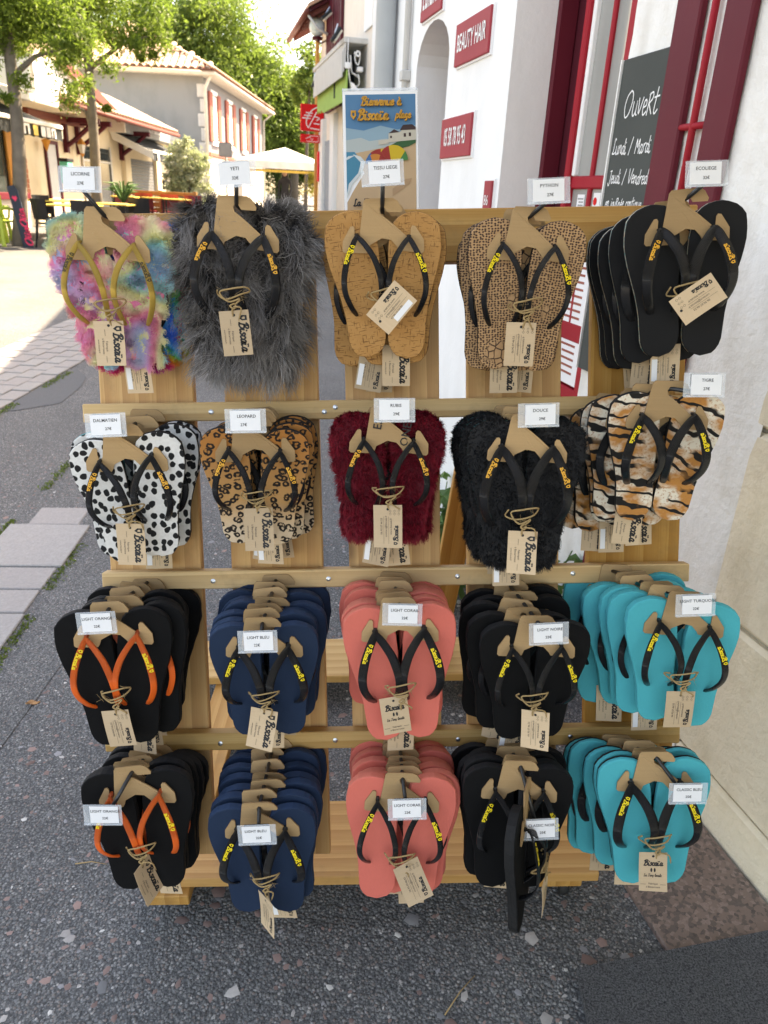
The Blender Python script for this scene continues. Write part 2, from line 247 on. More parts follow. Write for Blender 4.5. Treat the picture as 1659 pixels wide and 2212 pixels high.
# ------------------------------------------------------------------ mesh helpers
class MB:
    def __init__(s): s.v = []; s.f = []; s.mi = []; s.uv = None
    def add(s, vs, fs, mi=0):
        o = len(s.v); s.v += [tuple(q) for q in vs]; s.f += [tuple(i + o for i in q) for q in fs]; s.mi += [mi] * len(fs); return s
    def box(s, x0, x1, y0, y1, z0, z1, mi=0, fr=None):
        p = [(x, y, z) for z in (z0, z1) for y in (y0, y1) for x in (x0, x1)]
        if fr: p = [fr(*q) for q in p]
        return s.add(p, [(0, 2, 3, 1), (4, 5, 7, 6), (0, 1, 5, 4), (2, 6, 7, 3), (0, 4, 6, 2), (1, 3, 7, 5)], mi)
    def bbox(s, x0, x1, y0, y1, z0, z1, b=.002, mi=0, fr=None):
        """box with chamfered edges"""
        vs = []; idx = {}
        for i, x in enumerate((x0, x1)):
            for j, y in enumerate((y0, y1)):
                for l, z in enumerate((z0, z1)):
                    sx, sy, sz = (1, -1)[i], (1, -1)[j], (1, -1)[l]
                    for a in range(3):
                        q = [x + sx * b, y + sy * b, z + sz * b]; q[a] = (x, y, z)[a]
                        idx[i, j, l, a] = len(vs); vs.append(fr(*q) if fr else tuple(q))
        F = []
        for a in range(3):
            for e in (0, 1):
                o = [(0, 0), (1, 0), (1, 1), (0, 1)]; r = []
                for p, q in o:
                    t = [0, 0, 0]; t[a] = e; t[(a + 1) % 3] = p; t[(a + 2) % 3] = q; r.append(idx[(*t, a)])
                F.append(tuple(r if e else r[::-1]))
        for a in range(3):
            b1, c1 = (a + 1) % 3, (a + 2) % 3
            for p in (0, 1):
                for q in (0, 1):
                    t0 = [0, 0, 0]; t0[b1] = p; t0[c1] = q; t1 = list(t0); t1[a] = 1
                    F.append((idx[(*t0, b1)], idx[(*t0, c1)], idx[(*t1, c1)], idx[(*t1, b1)]))
        for i in (0, 1):
            for j in (0, 1):
                for l in (0, 1): F.append(tuple(idx[i, j, l, a] for a in range(3)))
        return s.add(vs, F, mi)
    def prism(s, poly, z0, z1, mi=0, ms=None, fr=None):
        n = len(poly); p = [(x, y, z0) for x, y in poly] + [(x, y, z1) for x, y in poly]
        if fr: p = [fr(*q) for q in p]
        s.add(p, [tuple(range(n))[::-1], tuple(range(n, 2 * n))], mi)
        o = len(s.v) - 2 * n
        s.f += [(o + i, o + (i + 1) % n, o + n + (i + 1) % n, o + n + i) for i in range(n)]; s.mi += [mi if ms is None else ms] * n; return s
    def tube(s, pts, rad, n=8, mi=0, cap=True, flat=1.0):
        P = [Vector(q) for q in pts]; m = len(P); rr = rad if hasattr(rad, '__len__') else [rad] * m
        up = Vector((0, 0, 1)) if abs((P[-1] - P[0]).normalized().z) < .9 else Vector((1, 0, 0)); vs = []
        for i in range(m):
            t = (P[min(i + 1, m - 1)] - P[max(i - 1, 0)]).normalized(); a = t.cross(up)
            if a.length < 1e-4: a = t.orthogonal()
            a.normalize(); b = a.cross(t)
            vs += [P[i] + (a * math.cos(2 * math.pi * j / n) + b * math.sin(2 * math.pi * j / n) * flat) * rr[i] for j in range(n)]
        fs = [(i * n + j, i * n + (j + 1) % n, (i + 1) * n + (j + 1) % n, (i + 1) * n + j) for i in range(m - 1) for j in range(n)]
        if cap: fs += [tuple(range(n))[::-1], tuple(range((m - 1) * n, m * n))]
        return s.add(vs, fs, mi)
    def lathe(s, prof, n=16, mi=0, fr=None):
        vs = [(r * math.cos(2 * math.pi * j / n), r * math.sin(2 * math.pi * j / n), z) for r, z in prof for j in range(n)]
        if fr: vs = [fr(*q) for q in vs]
        m = len(prof); return s.add(vs, [(i * n + j, i * n + (j + 1) % n, (i + 1) * n + (j + 1) % n, (i + 1) * n + j) for i in range(m - 1) for j in range(n)], mi)
    def ribbon(s, pts, w, z=0, mi=0, fr=None):
        """flat stroke with rounded ends in the xy plane"""
        P = [Vector((q[0], q[1])) for q in pts]; m = len(P); o = []
        for i in range(m):
            t = (P[min(i + 1, m - 1)] - P[max(i - 1, 0)])
            t = t.normalized() if t.length > 1e-9 else Vector((1, 0)); nn = Vector((-t.y, t.x)) * w * .5
            q = P[i]
            if i == 0: q = q - t * w * .3
            if i == m - 1: q = q + t * w * .3
            o += [q + nn, q - nn]
        vs = [(q.x, q.y, z) for q in o]
        if fr: vs = [fr(*q) for q in vs]
        return s.add(vs, [(2 * i, 2 * i + 1, 2 * i + 3, 2 * i + 2) for i in range(m - 1)], mi)
    def mesh(s, name, mats, smooth=False):
        me = bpy.data.meshes.new(name); me.from_pydata(s.v, [], s.f)
        for q in (mats if isinstance(mats, (list, tuple)) else [mats]): me.materials.append(MAT[q])
        if len(me.polygons) == len(s.mi): me.polygons.foreach_set('material_index', s.mi)
        if smooth: me.polygons.foreach_set('use_smooth', [True] * len(me.polygons))
        me.update(); return me
def fix(me):
    import bmesh
    b = bmesh.new(); b.from_mesh(me); bmesh.ops.recalc_face_normals(b, faces=b.faces); b.to_mesh(me); b.free(); return me
def obj(name, me, parent=None, M=None):
    o = bpy.data.objects.new(name, me); COL.objects.link(o)
    if parent is not None: o.parent = parent
    if M is not None: o.matrix_basis = M if isinstance(M, Matrix) else Matrix.Translation(M)
    return o
def part(name, mb, mats, parent=None, M=None, smooth=False): return obj(name, fix(mb.mesh(name, mats, smooth)), parent, M)
def tag(o, label=None, cat=None, group=None, kind=None):
    for k_, v_ in (('label', label), ('category', cat), ('group', group), ('kind', kind)):
        if v_: o[k_] = v_
    return o
def thing(name, label, cat, loc=(0, 0, 0), rz=0, group=None):
    o = obj(name, None, None, Matrix.Translation(Vector(loc)) @ Matrix.Rotation(rz, 4, 'Z')); return tag(o, label, cat, group)
def copy_tree(o, parent=None):
    c = o.copy(); COL.objects.link(c); c.parent = parent
    for ch in o.children: copy_tree(ch, c)
    return c
def spline(P, n=6):
    P = [np.array(q, float) for q in P]; Q = [2 * P[0] - P[1]] + P + [2 * P[-1] - P[-2]]; o = []
    for i in range(1, len(Q) - 2):
        a, b, c, d = Q[i - 1:i + 3]
        for j in range(n):
            t = j / n; o.append(.5 * (2 * b + (c - a) * t + (2 * a - 5 * b + 4 * c - d) * t * t + (3 * b - a - 3 * c + d) * t ** 3))
    return o + [P[-1]]
def bulk(name, V, F4, mat, attrs=None, col=None):
    """big quad mesh from numpy arrays"""
    me = bpy.data.meshes.new(name); nv, nf = len(V), len(F4); w = F4.shape[1]
    me.vertices.add(nv); me.vertices.foreach_set('co', np.asarray(V, np.float32).ravel())
    me.loops.add(nf * w); me.loops.foreach_set('vertex_index', np.asarray(F4, np.int32).ravel())
    me.polygons.add(nf); me.polygons.foreach_set('loop_start', np.arange(nf, dtype=np.int32) * w)
    for k_, a in (attrs or {}).items():
        at = me.attributes.new(k_, 'FLOAT', 'POINT'); at.data.foreach_set('value', np.asarray(a, np.float32))
    if col is not None:
        at = me.attributes.new('Col', 'FLOAT_COLOR', 'POINT'); at.data.foreach_set('color', np.asarray(col, np.float32).ravel())
    me.materials.append(MAT[mat]); me.update(calc_edges=True); me.validate(); return me
def look(o, x, y, z): return Matrix((x, y, z)).transposed().to_4x4()
def frameM(p, x, y, z): M = Matrix((x, y, z)).transposed().to_4x4(); M.translation = p; return M

# ------------------------------------------------------------------ lettering
TC = {}
def tmesh(s, mat, size, shear=0., off=0., ax='CENTER', sx=1.0):
    key = (s, mat, size, shear, off, ax, sx)
    if key not in TC:
        c = bpy.data.curves.new('text', 'FONT'); c.body = s; c.size = 1; c.align_x = ax; c.align_y = 'CENTER'; c.shear = shear; c.offset = off; c.resolution_u = 2
        o = bpy.data.objects.new('text', c); COL.objects.link(o)
        me = bpy.data.meshes.new_from_object(o.evaluated_get(bpy.context.evaluated_depsgraph_get()))
        bpy.data.objects.remove(o); bpy.data.curves.remove(c)
        me.transform(Matrix.Diagonal((size * sx, size, size, 1))); me.materials.clear(); me.materials.append(MAT[mat]); me.name = 'lettering'; TC[key] = me
    return TC[key]
G = {  # single-stroke letter shapes: (advance, [strokes])
 'B': (.72, [[(.1, 0), (.14, .5), (.2, 1)], [(-.06, .8), (.1, 1.0), (.42, 1.02), (.5, .8), (.2, .55)], [(.2, .55), (.52, .5), (.58, .22), (.36, 0), (0, .03)]]),
 'i': (.3, [[(0, .5), (0, .15), (.1, 0), (.24, .12)], [(.04, .74), (.06, .78)]]),
 'I': (.4, [[(0, .5), (0, .15), (.1, 0), (.28, .12)], [(-.05, .74), (-.03, .78)], [(.15, .74), (.17, .78)]]),
 's': (.38, [[(.3, .5), (.14, .56), (.05, .43), (.22, .27), (.23, .09), (.08, 0), (-.04, .1)]]),
 'c': (.4, [[(.3, .45), (.18, .56), (.04, .4), (.03, .15), (.16, 0), (.36, .12)]]),
 'a': (.52, [[(.32, .48), (.16, .56), (.02, .35), (.05, .05), (.2, .04), (.31, .3), (.34, .52)], [(.34, .52), (.3, .15), (.38, 0), (.52, .12)]]),
 'A': (.52, [[(.32, .48), (.16, .56), (.02, .35), (.05, .05), (.2, .04), (.31, .3), (.34, .52)], [(.34, .52), (.3, .15), (.38, 0), (.52, .12)], [(.08, .9), (.22, .72)]]),
 'O': (.85, [[(.4, 1), (.12, .8), (.02, .4), (.2, 0), (.5, .1), (.68, .55), (.6, .9), (.4, 1)]]),
 'u': (.5, [[(0, .55), (.02, .15), (.14, 0), (.3, .15), (.34, .55)], [(.34, .55), (.34, .1), (.46, .02)]]),
 'v': (.45, [[(0, .6), (.14, 0), (.38, .6)]]), 'V': (.6, [[(0, 1), (.2, 0), (.58, 1)]]),
 'e': (.42, [[(.04, .28), (.3, .36), (.24, .55), (.1, .52), (.03, .25), (.14, 0), (.38, .12)]]),
 'E': (.42, [[(.04, .28), (.3, .36), (.24, .55), (.1, .52), (.03, .25), (.14, 0), (.38, .12)], [(.15, .68), (.3, .85)]]),
 'R': (.55, [[(.05, 0), (.08, .8)], [(.02, .74), (.3, .82), (.36, .6), (.1, .42)], [(.1, .42), (.45, .02)]]),
 'r': (.36, [[(0, .5), (.05, .05)], [(.05, .35), (.18, .53), (.34, .48)]]),
 't': (.42, [[(.16, .95), (.1, .15), (.22, 0), (.4, .14)], [(-.05, .6), (.38, .64)]]),
 'L': (.55, [[(.3, .9), (.2, 1), (.14, .8), (.14, .2), (.02, .02), (.3, 0), (.5, .1)]]), 'l': (.3, [[(.02, .3), (.2, .9), (.1, 1), (.04, .5), (.1, 0), (.28, .12)]]),
 'n': (.48, [[(0, .52), (.04, 0)], [(.04, .3), (.2, .54), (.32, .4), (.3, .08), (.44, .04)]]), 'm': (.7, [[(0, .52), (.03, 0)], [(.03, .3), (.15, .54), (.25, .4), (.25, 0)], [(.25, .3), (.4, .54), (.5, .4), (.5, .08), (.64, .04)]]),
 'd': (.5, [[(.3, .46), (.14, .54), (.02, .3), (.08, .02), (.24, .08), (.34, .4), (.4, 1)], [(.37, .7), (.32, .1), (.46, .02)]]),
 'M': (.7, [[(.02, 0), (.1, .9), (.3, .35), (.5, .9), (.56, 0)]]), 'J': (.5, [[(.1, .9), (.4, .95)], [(.3, .95), (.26, .1), (.1, -.15), (-.05, .05)]]),
 'j': (.3, [[(.12, .5), (.1, -.2), (-.05, -.35), (-.15, -.2)], [(.14, .74), (.15, .78)]]), 'o': (.42, [[(.18, .54), (.03, .35), (.08, .03), (.25, .05), (.33, .32), (.18, .54)], [(.25, .48), (.42, .5)]]),
 'S': (.5, [[(.42, .85), (.25, 1), (.06, .8), (.3, .5), (.34, .15), (.14, 0), (-.02, .15)]]), '/': (.55, [[(0, -.1), (.34, 1)]]), ' ': (.4, []),
 'T': (.6, [[(0, .95), (.3, 1), (.62, .97)], [(.32, 1), (.22, .15), (.08, 0), (-.02, .1)]]), 'g': (.45, [[(.3, .45), (.15, .55), (.02, .32), (.12, .05), (.28, .2), (.32, .5), (.28, -.2), (.1, -.3)]]), 'p': (.46, [[(.04, .55), (0, -.35)], [(.03, .35), (.2, .56), (.35, .35), (.25, .03), (.05, .08)]]),
}
def strokes(s, size, w, slant=.25, x0=0., y0=0., mb=None, fr=None, z=0., center=False, jit=0.):
    mb = mb or MB(); x = 0.; rd = random.Random(s)
    tot = sum(G[c][0] for c in s); sh = -tot * size / 2 if center else 0
    for ch in s:
        adv, ss = G[ch]; jy = rd.uniform(-jit, jit)
        for st in ss:
            q = [((x + a + b * slant) * size + x0 + sh, (b + jy) * size + y0) for a, b, in [tuple(e) for e in spline(st, 4 if len(st) > 2 else 1)]]
            mb.ribbon(q, w * size, z, fr=fr)
        x += adv
    return mb, tot * size
SHIELD = [(0, .95), (.55, .95), (.57, .4), (.28, 0), (-.02, .4)]
def biscaia(size, w=.16, fr=None, mb=None, shield=True, x0=0., y0=0.):
    mb = mb or MB(); a = 0
    if shield:
        for i, q in enumerate(([(0, .95), (.55, .95), (.55, .72), (0, .72)], [(0, .72), (.16, .72), (.16, .5), (.3, .34), (.28, 0), (-.02, .4)], [(.4, .72), (.55, .72), (.57, .4), (.28, 0), (.3, .34), (.4, .45)])):
            vs = [(x * size + x0, y * size + y0, 0) for x, y in q]; mb.add([fr(*v_) for v_ in vs] if fr else vs, [tuple(range(len(q)))])
        a = .75 * size
    strokes('BiscaIa', size, w, .22, x0 + a, y0, mb, fr); return mb

# ================================================================== GROUND
def wpart(name, mb, mats, root, smooth=False): return part(name, mb, mats, root, root.matrix_basis.inverted(), smooth)
def grid_sheet(name, xs, ys, mat, dz=0.):
    V = [(x, y, gz(x, y) + dz) for y in ys for x in xs]; n = len(xs); mb = MB()
    mb.add(V, [(j * n + i, j * n + i + 1, (j + 1) * n + i + 1, (j + 1) * n + i) for j in range(len(ys) - 1) for i in range(n - 1)])
    return part(name, mb, mat, smooth=True)
gx = [-400, -120, -50, -25, -12, -7, -4, -2.6, -1.9, -1.6, -1.2, -.6, 0, .6, 1.2, 1.5, 3, 10, 40, 200]
gy = [-60, -10, -3, 0, .5, 1, 1.5, 2, 2.5, 3, 3.5, 5, 8, 12, 18, 24, 30, 45, 90, 200, 600]
g_o = tag(grid_sheet('ground', gx, gy, 'asphalt'), 'grey gravelly asphalt of the street and pavement', 'ground', kind='structure')
# embedded stones: too many to count
def stones(n, x0, x1, y0, y1, smin, smax, seed, pw=5):
    r = np.random.default_rng(seed); V = []; F = []; Cc = []
    ico = np.array([(0, 0, 1), (.9, 0, .35), (.28, .85, .35), (-.72, .53, .35), (-.72, -.53, .35), (.28, -.85, .35)]); fc = [(0, 1, 2), (0, 2, 3), (0, 3, 4), (0, 4, 5), (0, 5, 1)]
    pal = np.array([(.34, .22, .19), (.24, .15, .13), (.50, .47, .44), (.20, .205, .21), (.68, .66, .62), (.10, .10, .10), (.32, .32, .33)])
    for i in range(n):
        x, y = r.uniform(x0, x1), r.uniform(y0, y1); s_ = smin + (smax - smin) * r.random() ** pw
        p = ico * r.uniform(.65, 1.3, (6, 1)) * (s_, s_ * r.uniform(.55, 1), s_ * r.uniform(.14, .4)); a = r.uniform(0, 6.3); c, q = math.cos(a), math.sin(a)
        p = np.stack([p[:, 0] * c - p[:, 1] * q + x, p[:, 0] * q + p[:, 1] * c + y, p[:, 2] - .001], 1); p[:, 2] += [gz(e[0], e[1]) for e in p]
        o = len(V) * 6; V.append(p); F += [(o + a_, o + b_, o + c_) for a_, b_, c_ in fc]
        kk = r.choice(7, p=[.38, .24, .12, .09, .05, .03, .09] if s_ > .0065 else [.10, .07, .19, .17, .17, .12, .18]); col = pal[kk] * r.uniform(.8, 1.15)
        Cc.append(np.tile((*col, 1), (6, 1)))
    return np.concatenate(V), np.array(F), np.concatenate(Cc)
V1, F1, C1 = stones(30000, -2.4, 1.0, .55, 4.2, .0022, .0095, 3, 3); V2, F2_, C2 = stones(1150, -1.8, .8, .6, 3.2, .0068, .019, 5, 2.0)
so_ = obj('gravel', bulk('gravel', np.concatenate([V1, V2]), np.concatenate([F1, F2_ + len(V1)]), 'stone_bits', col=np.concatenate([C1, C2])))
tag(so_, 'loose and embedded pinkish and grey stones in the asphalt', 'gravel', kind='stuff')

# brick paver strip
ps = tag(grid_sheet('paver_strip', [-3.46, -2.62], [3, 5, 8, 12, 13.4], 'asphalt', .004), 'band of grey brick pavers crossing the asphalt', 'pavement', kind='structure')
bm_ = MB().bbox(-.118, .118, -.067, .067, -.02, .009, .004); bme = fix(bm_.mesh('paver', 'paver'))
for i in range(43):
    for j in range(6):
        x = -3.46 + .07 + j * .14; y = 3.1 + i * .24 + (.12 if j % 2 else 0)
        obj('paver', bme, ps, Matrix.Translation((x, y, gz(x, y) + .002 + random.uniform(-.002, .002))) @ Matrix.Rotation(math.pi / 2 + random.uniform(-.02, .02), 4, 'Z'))
# granite slabs
gs = tag(grid_sheet('slab_bed', [-1.75, -1.02], [1.0, 1.4, 2.0, 2.6, 3.0, 3.28], 'asphalt', .003), 'bed of a row of pale granite kerb slabs', 'pavement', kind='structure')
cuts = [3.30, 3.10, 2.68, 2.49, 2.31, 2.06, 1.75, 1.4]
def slx(y): return -1.56 + (3.3 - y) * .10
for a, b in zip(cuts, cuts[1:]):
    mb = MB(); w_ = .15 + (.03 if a < 3.2 else -.03)
    fr = lambda x, y, z: Vector((x + slx(y), y, gz(x + slx(y), y) + z))
    mb.bbox(-w_ + random.uniform(-.015, .015), w_ + random.uniform(-.015, .015), b + .006, a - .006, -.02, .012 + random.uniform(0, .004), .004, fr=fr); part('slab', mb, 'granite_slab', gs)
# moss along the joints
def moss():
    P = []; r = np.random.default_rng(11)
    for i in range(5200):
        y = r.uniform(1.4, 4.3); sd = r.integers(0, 2); cx = slx(y) + (.20 if sd else -.19) + (0 if y < 3.3 else (-.02 if sd else .02))
        if y > 3.3 and (sd or r.random() < .5): continue
        if math.sin(y * 9 + sd * 2) + math.sin(y * 23) * .6 < -.3: continue
        P.append((cx + r.normal(0, .013), y))
    for i in range(1500):
        y = r.uniform(4, 7); P.append((-2.58 + r.normal(0, .02), y)) if math.sin(y * 7) > -.2 else None
    P = np.array(P); n = len(P); z = np.array([gz(a, b) for a, b in P]); V = np.zeros((n, 4, 3)); a = r.uniform(0, 6.3, n); h = r.uniform(.004, .013, n); w = .0035
    for q, (sx, t) in enumerate(((-1, 0), (1, 0), (.4, 1), (-.4, 1))):
        V[:, q, 0] = P[:, 0] + np.cos(a) * w * sx + t * r.normal(0, .004, n); V[:, q, 1] = P[:, 1] + np.sin(a) * w * sx + t * r.normal(0, .004, n); V[:, q, 2] = z + .002 + t * h
    return obj('moss', bulk('moss', V.reshape(-1, 3), np.arange(n * 4).reshape(n, 4), 'moss_green', dict(rnd=np.repeat(r.random(n), 4))))
tag(moss(), 'green moss growing in the slab and paver joints', 'moss', kind='stuff')
pt = MB().add([(x, y, gz(x, y) + .0035) for x, y in ((-2.60, 4.75), (-2.50, 4.82), (-2.30, 5.02), (-2.33, 5.45), (-2.40, 5.75), (-2.57, 5.98), (-2.61, 5.5))], [(0, 1, 2, 3, 4, 5, 6)])
k = NM('asphalt_dark', .9, .2); v = k.obj(); k.col(k.mix(k.noise(v, 160, 4), (.06, .062, .065), (.17, .175, .18))); k.bump(k.noise(v, 200, 3), .5, .003); MAT['asphalt_dark'] = k.m
tag(part('asphalt_patch', pt, 'asphalt_dark'), 'darker asphalt repair beside the brick pavers', 'ground', kind='structure')
for i, (x, y, a, l) in enumerate(((.19, .93, .9, .10), (-.62, 1.22, .05, .07), (-.95, 1.05, 2.2, .05))):
    t_ = MB(); c_, q_ = math.cos(a) * l / 2, math.sin(a) * l / 2; z_ = gz(x, y) + .003
    t_.tube([(x - c_, y - q_, z_), (x, y + .004, z_ + .003), (x + c_, y + q_, z_)], [.0014, .0012, .0006], 6); tag(part('twig', t_, 'jute', None, None, True), ['pale dry twig on the dark asphalt before the rack', 'pale straw beside the bottom black and orange flip-flops', 'short dry twig on the gravel far from the rack'][i], 'twig')
for i, (x, y, a) in enumerate(((-1.02, 1.80, .4), (-.80, 2.35, 2.0))):
    t_ = MB(); V = []
    for j in range(9):
        q = j / 8; w = .009 * math.sin(math.pi * q) ** .8; V += [(-.02 + .04 * q, w, .004 + .006 * math.sin(q * 5)), (-.02 + .04 * q, 0, .002 + .004 * q), (-.02 + .04 * q, -w, .006 + .004 * math.cos(q * 4))]
    t_.add(V, [(3 * j + b_, 3 * j + b_ + 1, 3 * j + b_ + 4, 3 * j + b_ + 3) for j in range(8) for b_ in (0, 1)]); o_ = part('dry_leaf', t_, 'terrace_wood', None, Matrix.Translation((x, y, gz(x, y) + .001)) @ Matrix.Rotation(a, 4, 'Z')); tag(o_, ['curled dry leaf on the gravel beside the slabs', 'dry brown leaf on the asphalt left of the rack foot', 'dry leaf on the asphalt below the castor'][i], 'leaf')
# polished granite threshold and doormat
mb = MB(); fr = lambda s_, o, z: (lambda p: Vector((p.x, p.y, gz(p.x, p.y) + z)))(wp(s_, o, 0))
mb.bbox(-.42, .34, .01, .27, -.02, .012, .003, fr=fr); th = part('granite_threshold', mb, 'polished_granite'); tag(th, 'polished brown speckled granite threshold beside the stone wall', 'threshold')
mb = MB(); q = [(.412, .968), (.86, 1.062), (1.0, .55), (.40, .45)]
mb.prism(q, 0, .012, fr=lambda x, y, z: Vector((x, y, gz(x, y) + .014 + z))); tag(part('doormat', mb, 'doormat'), 'dark grey bristle doormat over the granite threshold', 'doormat')

# ================================================================== SHOP WALL (right)
# limestone quoin: every block its own piece
lw = thing('stone_wall', 'cream limestone wall of large blocks beside the display rack', 'wall', wp(-.3, 0, 0))
wpart('core', MB().box(-2.5, .25, -.5, -.014, -.3, 3.2, fr=wp), 'lime_mortar', lw)
for zi, (z0, z1) in enumerate(((-.2, .18), (.18, .56), (.56, .98), (.98, 1.36), (1.36, 1.8), (1.8, 2.25), (2.25, 2.7))):
    e = [.255, -.22, -.66, -1.2, -1.8] if zi % 2 else [.255, -.42, -.95, -1.5, -2.1]
    for a, b in zip(e, e[1:]):
        mb = MB(); rr = random.Random(zi * 9 + int(b * 50)); j = lambda: rr.uniform(-.004, .004)
        mb.bbox(b + .004 + j(), a - (.004 if a < .2 else 0), -.06, j() + .002, z0 + .004, z1 - .004, .010, fr=wp); wpart('stone', mb, 'limestone', lw)
# plaster wall behind the open red leaf and the chalkboard
pw = thing('plaster_wall', 'rough white plastered wall between the stone and the red door', 'wall', wp(.6, 0, 0))
def rough_strip(s0, s1, z0, z1, off, n=10, m=70, seed=1):
    r = random.Random(seed); mb = MB(); V = []
    for j in range(m + 1):
        z = z0 + (z1 - z0) * j / m; w = .012 * math.sin(z * 5.1) + .006 * math.sin(z * 17 + 1) + r.uniform(-.003, .003)
        for i in range(n + 1):
            t = i / n; s_ = s0 + (s1 - s0) * t + (w if i == 0 else 0); V.append(wp(s_, off + r.uniform(-.0018, .0018) + (-.012 if i == 0 else 0), z))
    mb.add(V, [(j * (n + 1) + i, j * (n + 1) + i + 1, (j + 1) * (n + 1) + i + 1, (j + 1) * (n + 1) + i) for j in range(m) for i in range(n)]); return mb
wpart('render', rough_strip(.246, .985, -.2, 3.2, .012), 'old_plaster', pw, True)
wpart('core', MB().box(.255, .985, -.5, -.002, -.3, 3.2, fr=wp), 'white_plaster', pw)
wpart('upper_wall', MB().box(-2.5, 1.415, -3.0, 0.0, 3.2, 6.2, fr=wp), 'white_plaster', pw)
wpart('rear_wall', MB().box(-2.5, 1.415, -3.0, -.52, -.3, 3.2, fr=wp), 'white_plaster', pw)
# open red leaf with iron bars, folded against the wall
lf = thing('red_shutter', 'open dark red framed leaf with iron bars folded against white wall', 'shutter', wp(.63, .03, gz(.7, 1.8)))
for a, b in ((.495, .585), (.672, .768)): wpart('stile', MB().bbox(a, b, .0145, .034, .05, 2.5, .004, fr=wp), 'red_paint', lf)
for z0, z1 in ((.052, .2), (.80, .95), (2.3, 2.45)): wpart('rail', MB().bbox(.583, .674, .0155, .032, z0, z1, .004, fr=wp), 'red_paint', lf)
wpart('panel', MB().bbox(.583, .674, .016, .028, .2, .8, .004, fr=wp), 'red_paint', lf)
wpart('vertical_bar', MB().tube([wp(.630, .026, .95), wp(.630, .026, 2.3)], .0085, 8), 'bright_red_paint', lf, True)
for z in (1.25, 1.56, 1.9): wpart('cross_bar', MB().tube([wp(.58, .026, z), wp(.677, .026, z)], .0075, 8), 'bright_red_paint', lf, True)
# chalkboard
cb = thing('chalkboard', 'grey chalkboard with handwritten opening hours beside red door', 'chalkboard', wp(.875, .03, .95))
wpart('board', MB().bbox(.770, .978, .02, .028, .95, 1.733, .002, fr=wp), 'board_grey', cb); wpart('edge_strip', MB().box(.978, .983, .02, .033, .95, 1.733, fr=wp), 'white_paint', cb)
fr = lambda x, y, z: wp(.972 - x, .0295, y)
mb = MB()
for txt, x, y, sz, w in (('OuveRt', .035, 1.60, .058, .07), ('Lundi / Mardi', .008, 1.515, .036, .09), ('Jeudi / Vendredi', .010, 1.445, .033, .09), ('en jouRnEe continue', .012, 1.388, .026, .1), ('Samedi suR', .004, 1.335, .036, .09)):
    mb = MB(); strokes(txt, sz, w, .12, 0, 0, mb, (lambda a, b, c, x=x, y=y: fr(x + a * .84, y + b, c)), jit=.06); wpart('lettering', mb, 'white_paint', cb)
# red door: post, glazed leaf, deep jamb
dr = thing('red_door', 'red glazed shop door with notices behind the display rack', 'door', wp(1.2, -.05, gz(.5, 2.4)))
wpart('post', MB().bbox(.985, 1.022, -.06, .008, -.1, 2.6, .004, fr=wp), 'bright_red_paint', dr)
wpart('mullion', MB().bbox(1.138, 1.156, -.04, -.012, 1.05, 2.5, .004, fr=wp), 'bright_red_paint', dr)
wpart('stile', MB().bbox(1.262, 1.288, -.055, .004, -.1, 2.6, .004, fr=wp), 'bright_red_paint', dr)
for z0, z1 in ((1.435, 1.47), (1.0, 1.055), (.82, .86), (2.5, 2.6), (-.1, .1)): wpart('rail', MB().bbox(1.022, 1.262, -.05, -.010, z0, z1, .004, fr=wp), 'bright_red_paint', dr)
wpart('pane', MB().box(1.022, 1.262, -.026, -.022, 1.05, 2.5, fr=wp), 'shop_glass', dr)
for z0, z1 in ((.86, 1.0), (.1, .82)):
    wpart('panel', MB().bbox(1.045, 1.255, -.045, -.028, z0, z1, .003, fr=wp), 'bright_red_paint', dr); wpart('raised_panel', MB().bbox(1.07, 1.23, -.03, -.016, z0 + .03, z1 - .03, .008, fr=wp), 'bright_red_paint', dr)
wpart('side_post', MB().bbox(1.243, 1.262, -.03, -.008, 1.47, 2.5, .003, fr=wp), 'white_paint', dr)
wpart('jamb', MB().bbox(1.285, 1.418, -.10, -.03, -.1, 2.65, .005, fr=wp), 'maroon', dr)
wpart('jamb_edge', MB().bbox(1.395, 1.418, -.03, .03, -.1, 2.65, .004, fr=wp), 'red_paint', dr)
wpart('lintel', MB().box(.985, 1.415, -.3, 0, 2.65, 3.2, fr=wp), 'white_plaster', dr)
wpart('dark_room', MB().box(.985, 1.415, -.5, -.11, -.1, 2.65, fr=wp), 'maroon', dr)
nt_ = thing('notice', 'small white and red notice stuck on the red door glass', 'notice', wp(1.1, -.03, 1.38))
wpart('paper', MB().box(1.085, 1.125, -.0215, -.0205, 1.36, 1.425, fr=wp), 'white_paint', nt_); wpart('red_foot', MB().box(1.085, 1.125, -.0215, -.0198, 1.36, 1.378, fr=wp), 'bank_red', nt_); wpart('red_mark', MB().lathe([(0, .0), (.011, 0)], 12, fr=lambda x, y, z: wp(1.112 + x, -.0197, 1.402 + y)), 'bank_red', nt_)
n2 = thing('notice', 'pale printed notice low on the door glass', 'notice', wp(1.2, -.03, 1.36)); wpart('paper', MB().box(1.18, 1.225, -.0215, -.0205, 1.34, 1.42, fr=wp), 'white_card', n2)
mb = MB()
for i in range(7): mb.box(1.185, 1.22 - .004 * (i % 3), -.0205, -.0198, 1.352 + i * .009, 1.356 + i * .009, fr=wp)
wpart('print', mb, 'p_grey', n2)
n3 = thing('poster', 'white printed menu poster in the lower door panel', 'poster', wp(1.12, -.02, .9)); wpart('paper', MB().box(1.055, 1.245, -.02, -.013, .87, 1.27, fr=wp), 'white_card', n3)
mb = MB()
for i in range(16): mb.box(1.09, 1.21 - .012 * (i % 4), -.0135, -.0122, .9 + i * .021, .907 + i * .021, fr=wp)
wpart('print', mb, 'rust_pink', n3)

